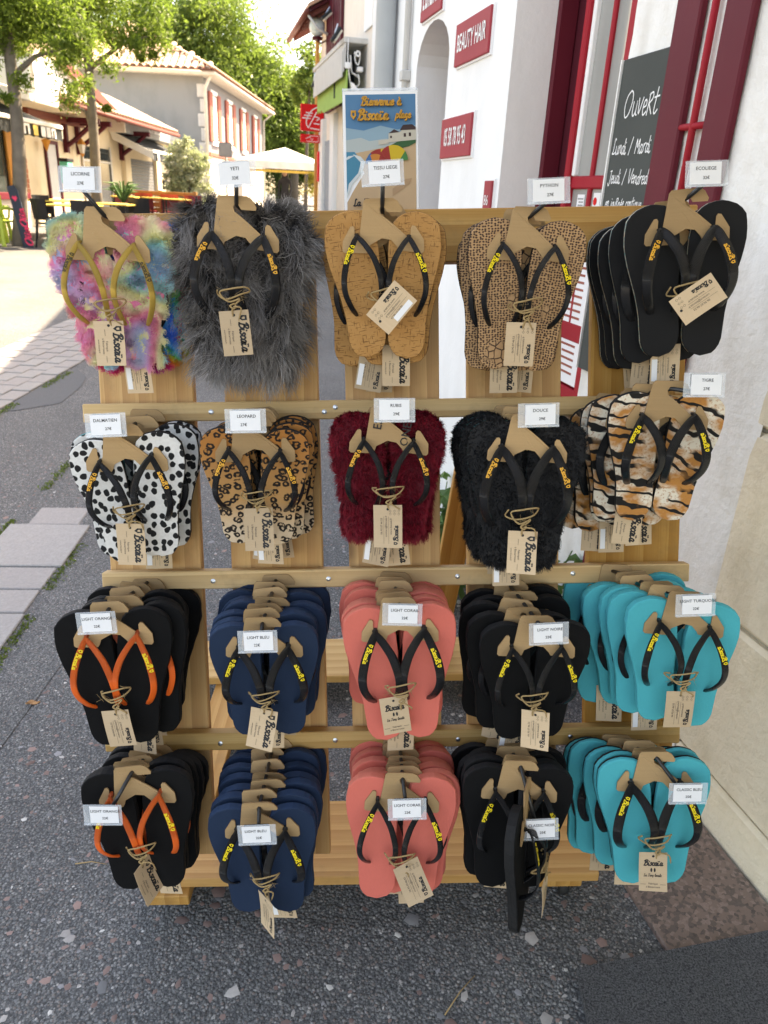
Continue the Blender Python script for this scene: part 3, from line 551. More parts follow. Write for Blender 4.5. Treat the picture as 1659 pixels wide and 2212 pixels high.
# hairdresser's white house with arched door
hw = thing('white_house', 'white plastered house with arched doorway and red sign plates', 'house', wp(2.2, .1, gz(.3, 3.4)))
arch = [(1.415, -.3), (2.05, -.3), (2.05, 1.88)] + [(2.275 - .225 * math.cos(t), 1.88 + .15 * math.sin(t)) for t in np.linspace(.15, math.pi - .15, 11)] + [(2.5, 1.88), (2.5, -.3), (2.95, -.3), (2.95, 6.3), (1.415, 6.3)]
mb = MB(); mb.prism(arch, -.12, .16, fr=lambda x, y, z: wp(x, z, y)); wpart('front_wall', mb, 'white_plaster', hw)
wpart('rear_wall', MB().box(1.42, 2.94, -3.2, -.13, -.3, 6.3, fr=wp), 'white_plaster', hw)
dd_ = MB().box(2.05, 2.5, -.118, -.09, -.3, 2.05, fr=wp); wpart('arched_door', dd_, 'maroon', hw); wpart('door_post', MB().bbox(2.05, 2.10, -.09, -.02, -.3, 1.9, .004, fr=wp), 'red_paint', hw); wpart('transom', MB().bbox(2.10, 2.5, -.09, -.03, 1.68, 1.75, .004, fr=wp), 'red_paint', hw)
wpart('roof', MB().box(-2.6, 3.0, -3.4, .55, 6.3, 6.42, fr=wp), 'roof_tile', hw)
def bars(pat, h, w, gap, fr):
    """blocky strokes where the photograph's letters cannot be read"""
    mb = MB(); x = -len(pat) * (w + gap) / 2
    for c in pat:
        q = {'|': [(0, 0, w * .5, h)], 'E': [(0, 0, w * .35, h), (w * .35, 0, w, h * .18), (w * .35, h * .42, w * .85, h * .58), (w * .35, h * .82, w, h)], 'o': [(0, 0, w * .3, h), (w * .7, 0, w, h), (w * .3, 0, w * .7, h * .2), (w * .3, h * .8, w * .7, h)], '#': [(0, 0, w, h)], 'n': [(0, 0, w * .3, h), (w * .7, 0, w, h), (w * .3, h * .75, w * .7, h)]}.get(c, [])
        for a, b, c_, d in q: mb.add([fr(x + a, b - h / 2, 0), fr(x + c_, b - h / 2, 0), fr(x + c_, d - h / 2, 0), fr(x + a, d - h / 2, 0)], [(0, 1, 2, 3)])
        x += w + gap
    return mb
def plate(name, label, s0, s1, z0, z1, txt, size, sx, off=.0, cat='sign', dz=0., z2=None):
    t = thing(name, label, cat, wp((s0 + s1) / 2, .17, z0)); wpart('plate', MB().bbox(s0, s1, .16, .176, z0, z1, .002, fr=wp), 'sign_red', t)
    wpart('border', MB().box(s0 - .006, s1 + .006, .16, .168, z0 - .006, z1 + .006, fr=wp), 'white_card', t)
    M = frameM(wp((s0 + s1) / 2, .178, (z0 + z1) / 2), -DW, Vector((0, 0, 1)), NW); obj('lettering', tmesh(txt, 'white_paint', size, 0, off, 'CENTER', sx), t, t.matrix_basis.inverted() @ M) if txt else part('lettering', bars('|EonE|no', size, .024, .010, lambda x, y, z: (x, y, 0)), 'white_paint', t, t.matrix_basis.inverted() @ M); return t
plate('sign_plate', 'red name plate of hair salon on white house wall', 1.593, 1.935, 1.825, 1.955, 'BEAUTY HAIR', .075, .62, .012)
plate('sign_plate', 'red phone number plate under the salon name plate', 1.692, 2.03, 1.532, 1.665, '05 58 78 95 43', .085, .47, .012)
plate('sign_plate', 'small red house number plate reading 86', 1.443, 1.508, 1.33, 1.45, '86', .045, .9)
plate('sign_plate', 'red sign plate above the arched doorway', 2.15, 2.43, 2.045, 2.2, '', .085, .5, .012)
dp = thing('downpipe', 'grey zinc rain pipe at the corner of the white house', 'pipe', wp(2.92, .22, 0)); wpart('pipe', MB().tube([wp(2.9, .21, -.1), wp(2.9, .21, 6.2)], .046, 12), 'zinc', dp, True)
for z in (1.2, 2.6, 4.2): wpart('bracket', MB().lathe([(.05, -.012), (.052, -.01), (.052, .01), (.05, .012)], 12, fr=lambda x, y, q: wp(2.9 + x, .21 + y, z + q)), 'steel', dp)
d2_ = thing('downpipe', 'slim white pipe on the white house beside the arch', 'pipe', wp(2.62, .18, 0)); wpart('pipe', MB().tube([wp(2.615, .18, -.1), wp(2.615, .18, 6.2)], .014, 8), 'concrete', d2_, True); wpart('bracket', MB().bbox(2.59, 2.64, .16, .20, 1.86, 1.9, .003, fr=wp), 'concrete', d2_)

# ================================================================== DISPLAY RACK
rack = thing('display_rack', 'wooden slatted display rack on castors hung with flip-flops', 'display rack', (0, 1.2, 0))
RI = rack.matrix_basis.inverted()
def board(name, u0, u1, v0, v1, w0, w1, grain, mat='honey_wood', b=.002):
    c = rk((u0 + u1) / 2, (v0 + v1) / 2, (w0 + w1) / 2); du, dv, dw = (u1 - u0) / 2, (v1 - v0) / 2, (w1 - w0) / 2
    if grain == 'v': M = frameM(c, RV, -RU, RN); mb = MB().bbox(-dv, dv, -du, du, -dw, dw, b)
    else: M = frameM(c, RU, RV, RN); mb = MB().bbox(-du, du, -dv, dv, -dw, dw, b)
    return part(name, mb, mat, rack, RI @ M)
PLU = (-.449, -.219, .004, .228, .456)
for i, u in enumerate(PLU): board('plank', u - .0865, u + .0865, -.905 + random.uniform(-.004, .004), .30, -.022, 0, 'v')
board('top_rail', -.555, .545, .228, .319, .0005, .026, 'u')
for v, a, b in ((-.011, -.558, .552), (-.322, -.542, .552), (-.638, -.556, .545)): board('rail', a, b, v - .034, v, .0005, .028, 'u', 'pale_wood')
BY = (Vector((0, 1, 0)) - RU * RU.y).normalized(); BZ = RU.cross(BY)
def bpt(x, y, z): return Vector((0, 0, 0)) + RU * x + BY * y + BZ * z       # tilted like the pavement
def bboard(name, x0, x1, y0, y1, z0, z1, along, mat='honey_wood'):
    c = bpt((x0 + x1) / 2, (y0 + y1) / 2, (z0 + z1) / 2); a, b, d = (x1 - x0) / 2, (y1 - y0) / 2, (z1 - z0) / 2
    if along == 'x': M = frameM(c, RU, BY, BZ); mb = MB().bbox(-a, a, -b, b, -d, d, .002)
    else: M = frameM(c, BY, -RU, BZ); mb = MB().bbox(-b, b, -a, a, -d, d, .002)
    return part(name, mb, mat, rack, RI @ M)
bboard('base_board', -.445, .515, 1.105, 1.315, .078, .102, 'x'); bboard('base_board', -.50, .52, 1.80, 2.0, .078, .102, 'x', 'pale_wood')  # rear board in paler wood: light from behind put into its colour
for x in (-.37, .44): bboard('runner', x - .045, x + .045, 1.115 if x > 0 else 1.085, 2.02, .052, .077, 'y')
for u in (-.222, .230):
    p0 = bpt(u, 1.93, .102); p1 = rk(u, .25, -.03); L = (p1 - p0); xx = L.normalized(); yy = (RU - xx * RU.dot(xx)).normalized()
    part('back_leg', MB().bbox(0, L.length, -.035, .035, -.012, .012, .002), 'honey_wood', rack, RI @ frameM(p0, xx, yy, xx.cross(yy)))
for x, y in ((-.36, 1.15), (.455, 1.15), (-.37, 1.95), (.44, 1.95)):
    ca = part('caster', MB().bbox(-.02, .02, -.018, .018, .046, .0515, .002).bbox(-.015, -.012, -.014, .010, .022, .047, .001).bbox(.012, .015, -.014, .010, .022, .047, .001), 'steel', rack, RI @ frameM(bpt(x, y, 0), RU, BY, BZ))
    part('wheel', MB().lathe([(.003, -.010), (.021, -.010), (.024, -.007), (.024, .007), (.021, .010), (.003, .010)], 20, fr=lambda a, b, c: (c, a, b + .024)), 'rubber', ca, None, True)
for u, v in ((-.325, -.031), (-.12, -.034), (-.335, -.343), (-.12, -.342), (.12, -.341), (.335, -.339), (-.335, -.660), (-.115, -.657), (.12, -.659), (.335, -.657), (-.10, -.026)):
    part('screw', MB().lathe([(0, .0012), (.0018, .0012), (.0045, .0004), (.0045, -.002)], 12), 'steel', rack, RI @ frameM(rk(u, v + .002, .0285), RU, RV, RN))

# ------------------------------------------------------------------ flip-flop kit
def outline(L=.232, n=44):
    prof = [(0, 0), (.008, .014), (.03, .0265), (.08, .0365), (.15, .0405), (.24, .0425), (.34, .0410), (.46, .0370), (.58, .0330), (.70, .0310), (.80, .0312), (.88, .0305), (.94, .0265), (.98, .017), (1, 0)]
    xs = np.array([p for p, _ in prof]); ys = np.array([q for _, q in prof]); h = n // 2
    t = (1 - np.cos(np.linspace(0, math.pi, h + 1))) / 2; w = np.interp(t, xs, ys); cx = -.010 + .005 * np.sin(t * math.pi) * (t - .35) * 2
    # ends: circular-ish
    R = [(cx[i] + w[i], .037 - t[i] * L) for i in range(h + 1)]; Lf = [(cx[i] - w[i], .037 - t[i] * L) for i in range(h - 1, 0, -1)]
    return R + Lf
OUT = outline()
def sole_mesh(name, top, sides, mirror, thick=.016, wob=0.):
    sg = -1 if mirror else 1; n = len(OUT); mb = MB(); rd = random.Random(name)
    P = [(x * sg, y) for x, y in OUT]; cxm, cym = 0, -.08
    def ring(ins, z, wb=0): return [(x + (cxm - x) * ins / max(.02, math.hypot(x, y - cym)) + (wb * math.sin(i * 2.9 + rd.random() * 2) if wb else 0), y + (cym - y) * ins / max(.02, math.hypot(x, y - cym)), z) for i, (x, y) in enumerate(P)]
    rings = [ring(.0016, 0), ring(.0003, -.0012)] + [ring(0, -z_, wob) for z_ in (.0035, thick * .55, thick * .55 + .0016)] + [ring(.0004, -thick + .001, wob), ring(.002, -thick)]
    mb.v = [q for r_ in rings for q in r_]; mb.f = [tuple(range(n)), tuple(range((len(rings) - 1) * n, len(rings) * n))[::-1]]; mb.mi = [0, 2 if len(sides) > 1 else 1]
    for r_ in range(len(rings) - 1):
        m_ = 0 if r_ == 0 else (3 if r_ == 2 and len(sides) > 2 else 1 if r_ < 3 else min(2, len(sides)))
        for i in range(n): mb.f.append((r_ * n + i, r_ * n + (i + 1) % n, (r_ + 1) * n + (i + 1) % n, (r_ + 1) * n + i)); mb.mi.append(m_)
    me = fix(mb.mesh(name, [top] + list(sides))); return me
def arm_curve(pts): return spline(pts, 6)
ARM_O = [(0, 0, -.002), (0, -.002, .013), (-.009, -.015, .022), (-.021, -.036, .030), (-.030, -.062, .034), (-.0315, -.085, .029), (-.026, -.108, .015), (-.019, -.124, -.002)]
ARM_I = [(0, 0, -.002), (0, -.002, .013), (.010, -.016, .022), (.021, -.038, .030), (.0265, -.064, .034), (.026, -.087, .029), (.021, -.110, .015), (.016, -.127, -.002)]
def arm_frames(ctrl, sg):
    C = np.array(arm_curve(ctrl)); C[:, 0] *= sg; T = np.gradient(C, axis=0); T /= np.linalg.norm(T, axis=1)[:, None]
    out = []
    for c, t in zip(C, T):
        up = np.array([c[0] * 9, -.08, 1.0]); nn = up - t * (up @ t)
        if np.linalg.norm(nn) < .25: nn = nn + np.array([0, -.6, .2]); nn -= t * (nn @ t)
        nn /= np.linalg.norm(nn); out.append((c, t, nn, np.cross(nn, t)))
    return out
def strap_mesh(name, mat, sg, wd):
    mb = MB(); uvs = []
    for ctrl in (ARM_O, ARM_I):
        F = arm_frames(ctrl, sg); m = len(F); o = len(mb.v); k_ = 8
        for i, (c, t, nn, bb) in enumerate(F):
            q = i / (m - 1); w = np.interp(q, [0, .12, .22, .5, .8, .93, 1], [.0024, .0028, .0042, .0050, .0046, .0042, .0030]) * wd; th = np.interp(q, [0, .15, .3, .8, 1], [.0022, .0022, .0014, .0015, .0024])
            for j in range(k_):
                a = 2 * math.pi * (j + .5) / k_; e = 1.0
                mb.v.append(tuple(c + bb * w * math.copysign(abs(math.cos(a)) ** .6, math.cos(a)) + nn * th * math.copysign(abs(math.sin(a)) ** .6, math.sin(a))))
        for i in range(m - 1):
            for j in range(k_): mb.f.append((o + i * k_ + j, o + i * k_ + (j + 1) % k_, o + (i + 1) * k_ + (j + 1) % k_, o + (i + 1) * k_ + j)); mb.mi.append(0); uvs.append((i / (m - 1), (i + 1) / (m - 1), j / k_, (j + 1) / k_))
    me = mb.mesh(name, mat, True); ul = me.uv_layers.new(name='UVMap'); d = []
    for a, b, c, e in uvs: d += [a, c, a, e, b, e, b, c]
    ul.data.foreach_set('uv', d); return fix(me)
def strap_logo(sg, wd):
    F = arm_frames(ARM_O, sg); C = np.array([f[0] for f in F]); s_ = np.concatenate([[0], np.cumsum(np.linalg.norm(np.diff(C, axis=0), axis=1))])
    def fr(x, y, z):
        q = .034 + (x if sg > 0 else .043 - x); i = min(max(np.searchsorted(s_, q) - 1, 0), len(F) - 2); t = (q - s_[i]) / (s_[i + 1] - s_[i])
        g = [F[i][k_] * (1 - t) + F[i + 1][k_] * t for k_ in range(4)]
        return tuple(g[0] + g[3] * (y - .0034) * sg * (1 if sg > 0 else -1) * (1) + g[2] * .0028)
    return biscaia(.0077, .18, fr)
STRAP = {}
def straps(mat, wd, logo):
    k_ = (mat, wd, logo)
    if k_ not in STRAP:
        lg = []
        for sg in (1, -1): lg.append(strap_logo(sg, wd).mesh('logo', logo))
        STRAP[k_] = [(strap_mesh('strap', mat, sg, wd), lg[i]) for i, sg in enumerate((1, -1))]
    return STRAP[k_]
# cardboard hanger
HU = .000261
HP = [(-98, 46), (62, 48), (92, 30), (118, -12), (113, -30), (28, -28), (14, -6), (-8, 4), (-20, -12), (-12, -40), (20, -62), (76, -106), (146, -166), (152, -186), (166, -182), (168, -118), (178, -104), (196, -108), (248, -186), (250, -248), (238, -262), (96, -244), (84, -222), (50, -184), (-6, -174), (-74, -210), (-84, -240), (-96, -258), (-232, -254), (-244, -242), (-241, -188), (-192, -106), (-176, -104), (-168, -116), (-169, -152), (-160, -184), (-150, -182), (-139, -160), (-112, 28)]
hp = [(x * HU, y * HU) for x, y in HP]
def hang_mesh(a, b, c):
    hm = MB(); hm.prism(hp, -.0026, 0, 0, 1); hm.v = [(x, y, z + a * x * x + b * x * (y + .03) + c * max(0, y + .012) ** 2) for x, y, z in hm.v]; return fix(hm.mesh('hanger', ['cardboard', 'card_edge']))
HANG = [hang_mesh(*q) for q in ((0, 0, 0), (-.5, .2, 6), (.4, -.4, -5), (-.3, .5, 10), (.2, -.2, 4))]
# twine: a loop round the inner straps and a tail to the tag
def twine_mesh(seed):
    r = random.Random(seed); j = lambda a: r.uniform(-a, a); mb = MB()
    lp = [(-.022 + j(.003), -.122, .022), (-.026, -.132 + j(.004), .010), (-.010, -.135, .027), (.014, -.128 + j(.004), .028), (.025, -.122, .018), (.020, -.114 + j(.003), .028), (-.004, -.119, .031), (-.020, -.125, .027), (-.006, -.138 + j(.003), .030), (.012, -.133, .031), (.004, -.142, .030)]
    mb.tube([tuple(q) for q in spline(lp, 4)], .0014, 6)
    kn = [(.004, -.140, .030), (-.003, -.144, .033), (.003, -.148, .033), (.006, -.143, .031), (0, -.150, .031), (.001 + j(.004), -.160, .029)]
    mb.tube([tuple(q) for q in spline(kn, 4)], .0015, 6)
    mb.tube([tuple(q) for q in spline([(.002, -.145, .033), (.012 + j(.008), -.150 + j(.006), .036), (.018 + j(.01), -.158 + j(.008), .034)], 3)], [.0013] * 6 + [.0006], 5)
    for i in range(9):
        a = (j(.022), -.13 + j(.014), .03); mb.tube([a, (a[0] + j(.007), a[1] + j(.007), .033), (a[0] + j(.013), a[1] + j(.013), .033)], .00022, 3)
    return mb.mesh('twine', 'jute', True)
TW = [twine_mesh(i) for i in range(5)]
# kraft tag and its prints
def rrect(x0, x1, y0, y1, r=.003):
    o = []
    for cx, cy, a0 in ((x1 - r, y1 - r, 0), (x0 + r, y1 - r, 90), (x0 + r, y0 + r, 180), (x1 - r, y0 + r, 270)):
        o += [(cx + r * math.cos(R_(a0 + q)), cy + r * math.sin(R_(a0 + q))) for q in (0, 30, 60, 90)]
    return o
def tag_mesh(curl):
    mb = MB(); n = 8; V = []
    for j in range(n + 1):
        y = .007 - .069 * j / n; z = curl * (j / n) ** 2
        for x in (-.0235, .0235): V.append((x, y, z + (curl * .3 if x > 0 else 0) * (j / n)))
    m = len(V); mb.v = V + [(a, b, c - .0006) for a, b, c in V]
    for j in range(n): mb.f += [(2 * j, 2 * j + 1, 2 * j + 3, 2 * j + 2), (m + 2 * j, m + 2 * j + 2, m + 2 * j + 3, m + 2 * j + 1), (2 * j, 2 * j + 2, m + 2 * j + 2, m + 2 * j), (2 * j + 1, m + 2 * j + 1, m + 2 * j + 3, 2 * j + 3)]
    mb.f += [(0, m, m + 1, 1), (2 * n, 2 * n + 1, m + 2 * n + 1, m + 2 * n)]; mb.mi = [0] * len(mb.f); return fix(mb.mesh('tag', 'kraft_tag'))
CURL = (0, .007, -.005, .012)
TAGM = [tag_mesh(c) for c in CURL]
def join_text(mb, s, size, fr, off=0., sx=1., shear=0., ax='CENTER'):
    me = tmesh(s, 'ink', size, shear, off, ax, sx); mb.add([fr(v_.co.x, v_.co.y, 0) for v_ in me.vertices], [tuple(p.vertices) for p in me.polygons])
def tag_print(kind, curl=0):
    mb = MB(); Z = .0004; hole = [(.0022 * math.cos(a), .0022 * math.sin(a), Z) for a in np.linspace(0, 6.0, 10)]; mb.add(hole, [tuple(range(10))])
    down = lambda x0, y0: (lambda x, y, z: (x0 + y, y0 - x, Z)); upw = lambda x0, y0: (lambda x, y, z: (x0 - y, y0 + x, Z)); flat = lambda x0, y0: (lambda x, y, z: (x0 + x, y0 + y, Z))
    if kind == 'A':
        biscaia(.0140, .19, down(.0065, -.001), mb)
        join_text(mb, 'Fabriqué', .0046, down(-.005, -.032)); join_text(mb, 'à Biscarrosse', .0046, down(-.0105, -.032)); join_text(mb, 'www.biscaia.fr', .0036, down(-.0175, -.032))
        for y0, y1 in ((-.006, -.016), (-.047, -.057)): mb.box(-.0068, -.0064, y1, y0, Z, Z + .0001)
    elif kind == 'B':
        biscaia(.0075, .2, upw(.0165, -.057), mb)
        join_text(mb, 'contact@biscaia.fr', .0046, upw(-.003, -.028), shear=.2); join_text(mb, '06.95.07.46.53', .0046, upw(-.0105, -.028)); join_text(mb, 'www.biscaia.fr', .0046, upw(.005, -.028))
        for x in (-.006, .001, .008):
            for i, y in enumerate((-.003, -.008)): mb.ribbon([(x + .010, y + .002), (x + .0118, y), (x + .010, y - .002), (x + .0082, y), (x + .010, y + .002)], .0004, Z)
        for x in (-.0068, .0012): mb.box(x, x + .0003, -.056, -.012, Z, Z + .0001)
    else:
        biscaia(.0098, .2, flat(-.0155, -.017), mb, shield=False)
        for sx in (-1, 1): mb.add([(sx * .0028 + .0017 * math.cos(a), -.025 + .0038 * math.sin(a), Z) for a in np.linspace(0, 6.0, 10)], [tuple(range(10))])
        strokes('La Tong locale'.replace('l', 'l'), .0048, .16, .2, -.0155, -.0365, mb, None, Z)
        join_text(mb, 'Fabriqué', .0044, flat(0, -.049)); join_text(mb, 'à Biscarrosse', .0044, flat(0, -.0545))
        for x0, x1 in ((-.021, -.012), (.012, .021)): mb.box(x0, x1, -.0502, -.0498, Z, Z + .0001)
    mb.v = [(a, b, c + curl * max(0, (.007 - b) / .069) ** 2 + (curl * .3 * (a + .0235) / .047 * max(0, (.007 - b) / .069))) for a, b, c in mb.v]
    return mb.mesh('lettering', 'ink')
TPR = {(q, i): tag_print(q, c) for q in 'ABC' for i, c in enumerate(CURL)}
ST = MB(); ST.box(-.021, -.012, -.055, -.018, .0003, .0005); STICK = ST.mesh('sticker', 'white_card')

# fur strands
def fur_mesh(name, mat, n, ln, mirror, width, down, lift, curl, seg=4, seed=1, rim=.3, clump=0.):
    r = np.random.default_rng(seed); sg = -1 if mirror else 1; poly = np.array(OUT); poly[:, 0] *= sg
    pts = []; 
    ymin, ymax = poly[:, 1].min(), poly[:, 1].max(); h = len(OUT) // 2
    ys = np.array([OUT[i][1] for i in range(h + 1)]); xr = np.array([OUT[i][0] for i in range(h + 1)]) ; xl = np.array([OUT[(-i) % len(OUT)][0] for i in range(h + 1)])
    n1 = int(n * (1 - rim)); y = r.uniform(ymin + .001, ymax - .001, n1); a = np.interp(-y, -ys, xl); b = np.interp(-y, -ys, xr); t = r.random(n1); x = (a + (b - a) * t) * sg
    P = np.stack([x, y, np.zeros(n1)], 1); cx = ((a + b) / 2) * sg
    out = np.stack([(x - cx) * 9, np.where(y > 0, y * 14, 0), np.ones(n1) * lift], 1)
    i = r.integers(0, len(poly), n - n1); q = poly[i] + (poly[(i + 1) % len(poly)] - poly[i]) * r.random((n - n1, 1)); c = q - np.array([0, -.08]); c /= np.linalg.norm(c, axis=1)[:, None]
    P = np.concatenate([P, np.concatenate([q, -r.uniform(0, .006, (n - n1, 1))], 1)]); out = np.concatenate([out, np.concatenate([c * 1.0, np.full((n - n1, 1), lift * .6)], 1)])
    out += r.normal(0, .35, out.shape)
    if clump:
        cc = P[r.integers(0, n, 170)]; di = r.normal(0, 1, (170, 3)) * clump; near = np.argmin(((P[:, None, :2] - cc[None, :, :2]) ** 2).sum(2), 1); out += di[near]
        tc = cc[near] + di[near] * .006
    out /= np.linalg.norm(out, axis=1)[:, None]; L = ln * r.uniform(.55, 1.15, n); g = np.array([0, -1.0, 0]) * down
    ph = r.uniform(0, 6.3, n); V = np.zeros((n, seg + 1, 2, 3)); side = np.cross(out, np.array([0, 0, 1.0]) + r.normal(0, .2, (n, 3))); side /= np.linalg.norm(side, axis=1)[:, None] + 1e-9
    for s_ in range(seg + 1):
        t = s_ / seg; p = P + out * (L * t)[:, None] + g * (L * t * t)[:, None] + side * (np.sin(ph + t * 5) * curl * L * t)[:, None]
        if clump: p = p + (tc - P) * .35 * t * t
        p[:, 2] = np.maximum(p[:, 2], -.02); w = width * (1 - t * .85)
        V[:, s_, 0] = p - side * w; V[:, s_, 1] = p + side * w
    F = []; base = (np.arange(n) * (seg + 1) * 2)[:, None]
    for s_ in range(seg): F.append(base + np.array([2 * s_, 2 * s_ + 1, 2 * s_ + 3, 2 * s_ + 2]))
    F = np.stack(F, 1).reshape(-1, 4); tt = np.tile(np.repeat(np.arange(seg + 1) / seg, 2), n); rr_ = r.random(n); rr_ = .62 * r.random(170)[near] + .38 * rr_ if clump else rr_; rn = np.repeat(rr_, (seg + 1) * 2)
    me = bulk(name, V.reshape(-1, 3), F, mat, dict(t=tt, rnd=rn)); me.polygons.foreach_set('use_smooth', [True] * len(me.polygons)); return me
FUR = {
 'yeti': [fur_mesh('fur', 'yeti_fur', 9500, .049, m, .0007, .42, .6, .16, 5, 5 + m, .45, 1.0) for m in (False, True)],
 'ruby': [fur_mesh('fur', 'ruby_fur', 6500, .011, m, .0006, .35, .8, .15, 3, 8 + m, .35, .2) for m in (False, True)],
 'douce': [fur_mesh('fur', 'black_fur', 5500, .008, m, .0006, .35, .8, .15, 3, 12 + m, .35, .2) for m in (False, True)],
 'pastel': [fur_mesh('fur', 'pastel_fur', 11000, .011, m, .0008, .15, .6, .6, 4, 15 + m, .3, 1.1) for m in (False, True)],
 'bright': [fur_mesh('fur', 'bright_fur', 5000, .012, m, .0007, .2, .75, .4, 4, 18 + m, .4, .5) for m in (False, True)]}
#        top, sides, strap, width, logo, fur, words
STY = {
 'pastel': ('fur_backing_pastel', ('eva_teal',), 'strap_gold', 1.0, 'logo_dark', 'pastel', 'pastel rainbow fur flip-flops with gold straps'),
 'bright': ('fur_backing_bright', ('eva_teal',), 'strap_black', 1.0, 'logo_yellow', 'bright', 'vivid rainbow fur flip-flops with black straps'),
 'yeti': ('fur_backing_dark', ('side_black',), 'strap_black', 1.5, 'logo_amber', 'yeti', 'long shaggy grey fur flip-flops'),
 'cork': ('cork_fabric', ('side_black',), 'strap_black', 1.0, 'logo_yellow', None, 'tan cork fabric flip-flops with black straps'),
 'snake': ('snake_print', ('side_black',), 'strap_black', 1.0, 'logo_yellow', None, 'brown snakeskin print flip-flops with black straps'),
 'eco': ('canvas_black', ('side_black', 'side_black', 'speckled_stripe'), 'strap_black', 1.75, 'logo_amber', None, 'black flip-flops with speckled edge stripe and wide straps'),
 'dalm': ('dalmatian_plush', ('side_black',), 'strap_black', 1.2, 'logo_amber', None, 'white flip-flops with black dalmatian spots'),
 'dalmteal': ('dalmatian_plush', ('eva_teal',), 'strap_black', 1.2, 'logo_amber', None, 'dalmatian spotted flip-flops with teal edge'),
 'leo': ('leopard_plush', ('side_black',), 'strap_black', 1.15, 'logo_amber', None, 'leopard print plush flip-flops'),
 'ruby': ('fur_backing_ruby', ('side_black',), 'strap_black', 1.1, 'logo_amber', 'ruby', 'ruby red fur flip-flops with black straps'),
 'douce': ('fur_backing_dark', ('eva_teal', 'side_black'), 'strap_black', 1.6, 'logo_amber', 'douce', 'black plush fur flip-flops with wide straps'),
 'tiger': ('tiger_plush', ('side_black',), 'strap_black', 1.6, 'logo_yellow', None, 'tiger striped plush flip-flops'),
 'orange': ('eva_black', ('side_black',), 'strap_orange', 1.1, 'logo_yellow', None, 'black foam flip-flops with orange straps'),
 'navy': ('eva_navy', ('eva_navy_side',), 'strap_black', 1.5, 'logo_yellow', None, 'navy blue foam flip-flops with black straps'),
 'coral': ('eva_coral', ('eva_coral_side',), 'strap_black', 1.5, 'logo_yellow', None, 'coral pink foam flip-flops with black straps'),
 'coralslim': ('eva_coral', ('eva_coral_side',), 'strap_black', 1.0, 'logo_yellow', None, 'coral pink foam flip-flops with slim black straps'),
 'noir': ('eva_black', ('side_black',), 'strap_black', 1.1, 'logo_yellow', None, 'plain black foam flip-flops with black straps'),
 'turq': ('eva_turquoise', ('eva_turquoise_side',), 'strap_black', 1.2, 'logo_yellow', None, 'turquoise foam flip-flops with black straps'),
 'classic': ('eva_turquoise', ('eva_turquoise_side', 'side_black'), 'strap_black', 1.6, 'logo_yellow', None, 'turquoise flip-flops with black underside layer'),
}
SOLE = {}
def soles(sty):
    if sty not in SOLE:
        top, sides = STY[sty][:2]; wob = .0007 if sty in ('orange', 'navy', 'coral', 'coralslim', 'noir', 'turq') else 0
        SOLE[sty] = [sole_mesh('sole', top, sides, m, .017 if wob else .014, wob) for m in (False, True)]
    return SOLE[sty]
def pair(sty, p, tilt, roll, yaw, sc, label, group, front, tagk, tagrot, seed, asym=0., hm=None):
    r = random.Random(seed); st = STY[sty]
    # local frame: y plumb-ish up, z towards the street
    y = (RV * math.cos(tilt) + RN * math.sin(tilt)).normalized(); x = (RU - y * RU.dot(y)).normalized(); z = x.cross(y)
    M = frameM(p, x, y, z) @ Matrix.Rotation(yaw, 4, 'Y') @ Matrix.Rotation(roll, 4, 'Z')
    root = obj('flip_flop_pair', None, None, M); tag(root, label, 'flip-flops', group)
    obj('hanger', HANG[seed % 5], root)
    sm = soles(sty); sp = straps(st[2], st[3], st[4])
    for i, sx in enumerate((-1, 1)):
        zo = {'yeti': .032, None: 0}.get(st[5], .010); a = R_(6 + r.uniform(-2, 2)) * (1 if sx < 0 else -1) + asym
        m = Matrix.Translation((.041 * sx, -.043 + r.uniform(-.004, .004) + (asym * .03 * sx), -.0042 - zo - (.001 if sx > 0 else 0))) @ Matrix.Rotation(a, 4, 'Z') @ Matrix.Rotation(R_(r.uniform(-3, 3)), 4, 'Y') @ Matrix.Diagonal((sc ** .6, sc, 1, 1))
        s_ = obj('sole', sm[0 if sx < 0 else 1], root, m)
        zm = Matrix.Translation((0, 0, zo * .9)) @ Matrix.Diagonal((1, 1, 1 if front else .42, 1)); q = obj('strap', sp[0 if sx < 0 else 1][0], s_, zm)
        if st[5]: tag(obj('fur', FUR[st[5]][0 if sx < 0 else 1], s_), kind='stuff')
        if front: obj('logo', sp[0 if sx < 0 else 1][1], s_, zm)
    if tagk:
        tp = Matrix.Translation((r.uniform(-.003, .003), 0, 0)) @ Matrix.Diagonal((1, sc, 1, 1)); zf = .012 if st[5] == 'yeti' else .004 if st[5] else 0
        if front: obj('twine', TW[seed % 5], root, Matrix.Translation((0, -.004, zf)) @ tp)
        if isinstance(tagrot, tuple): tx, ty, tz, ta, tb = tagrot
        else: tx, ty, tz, ta, tb = r.uniform(-.004, .004), -.158 * sc - .004, .030, tagrot, R_(r.uniform(-18, 6))
        if not front: ty -= .052; tz = .0; 
        ci = (seed * 7 + 3) % 4 if front else 0; tg = obj('tag', TAGM[ci], root, Matrix.Translation((tx, ty, tz + zf)) @ Matrix.Rotation(ta, 4, 'Z') @ Matrix.Rotation(tb, 4, 'Y') @ Matrix.Rotation(R_(-4), 4, 'X'))
        obj('lettering', TPR[tagk, ci], tg)
        if tagk == 'B' and ci == 0: obj('sticker', STICK, tg)
    return root
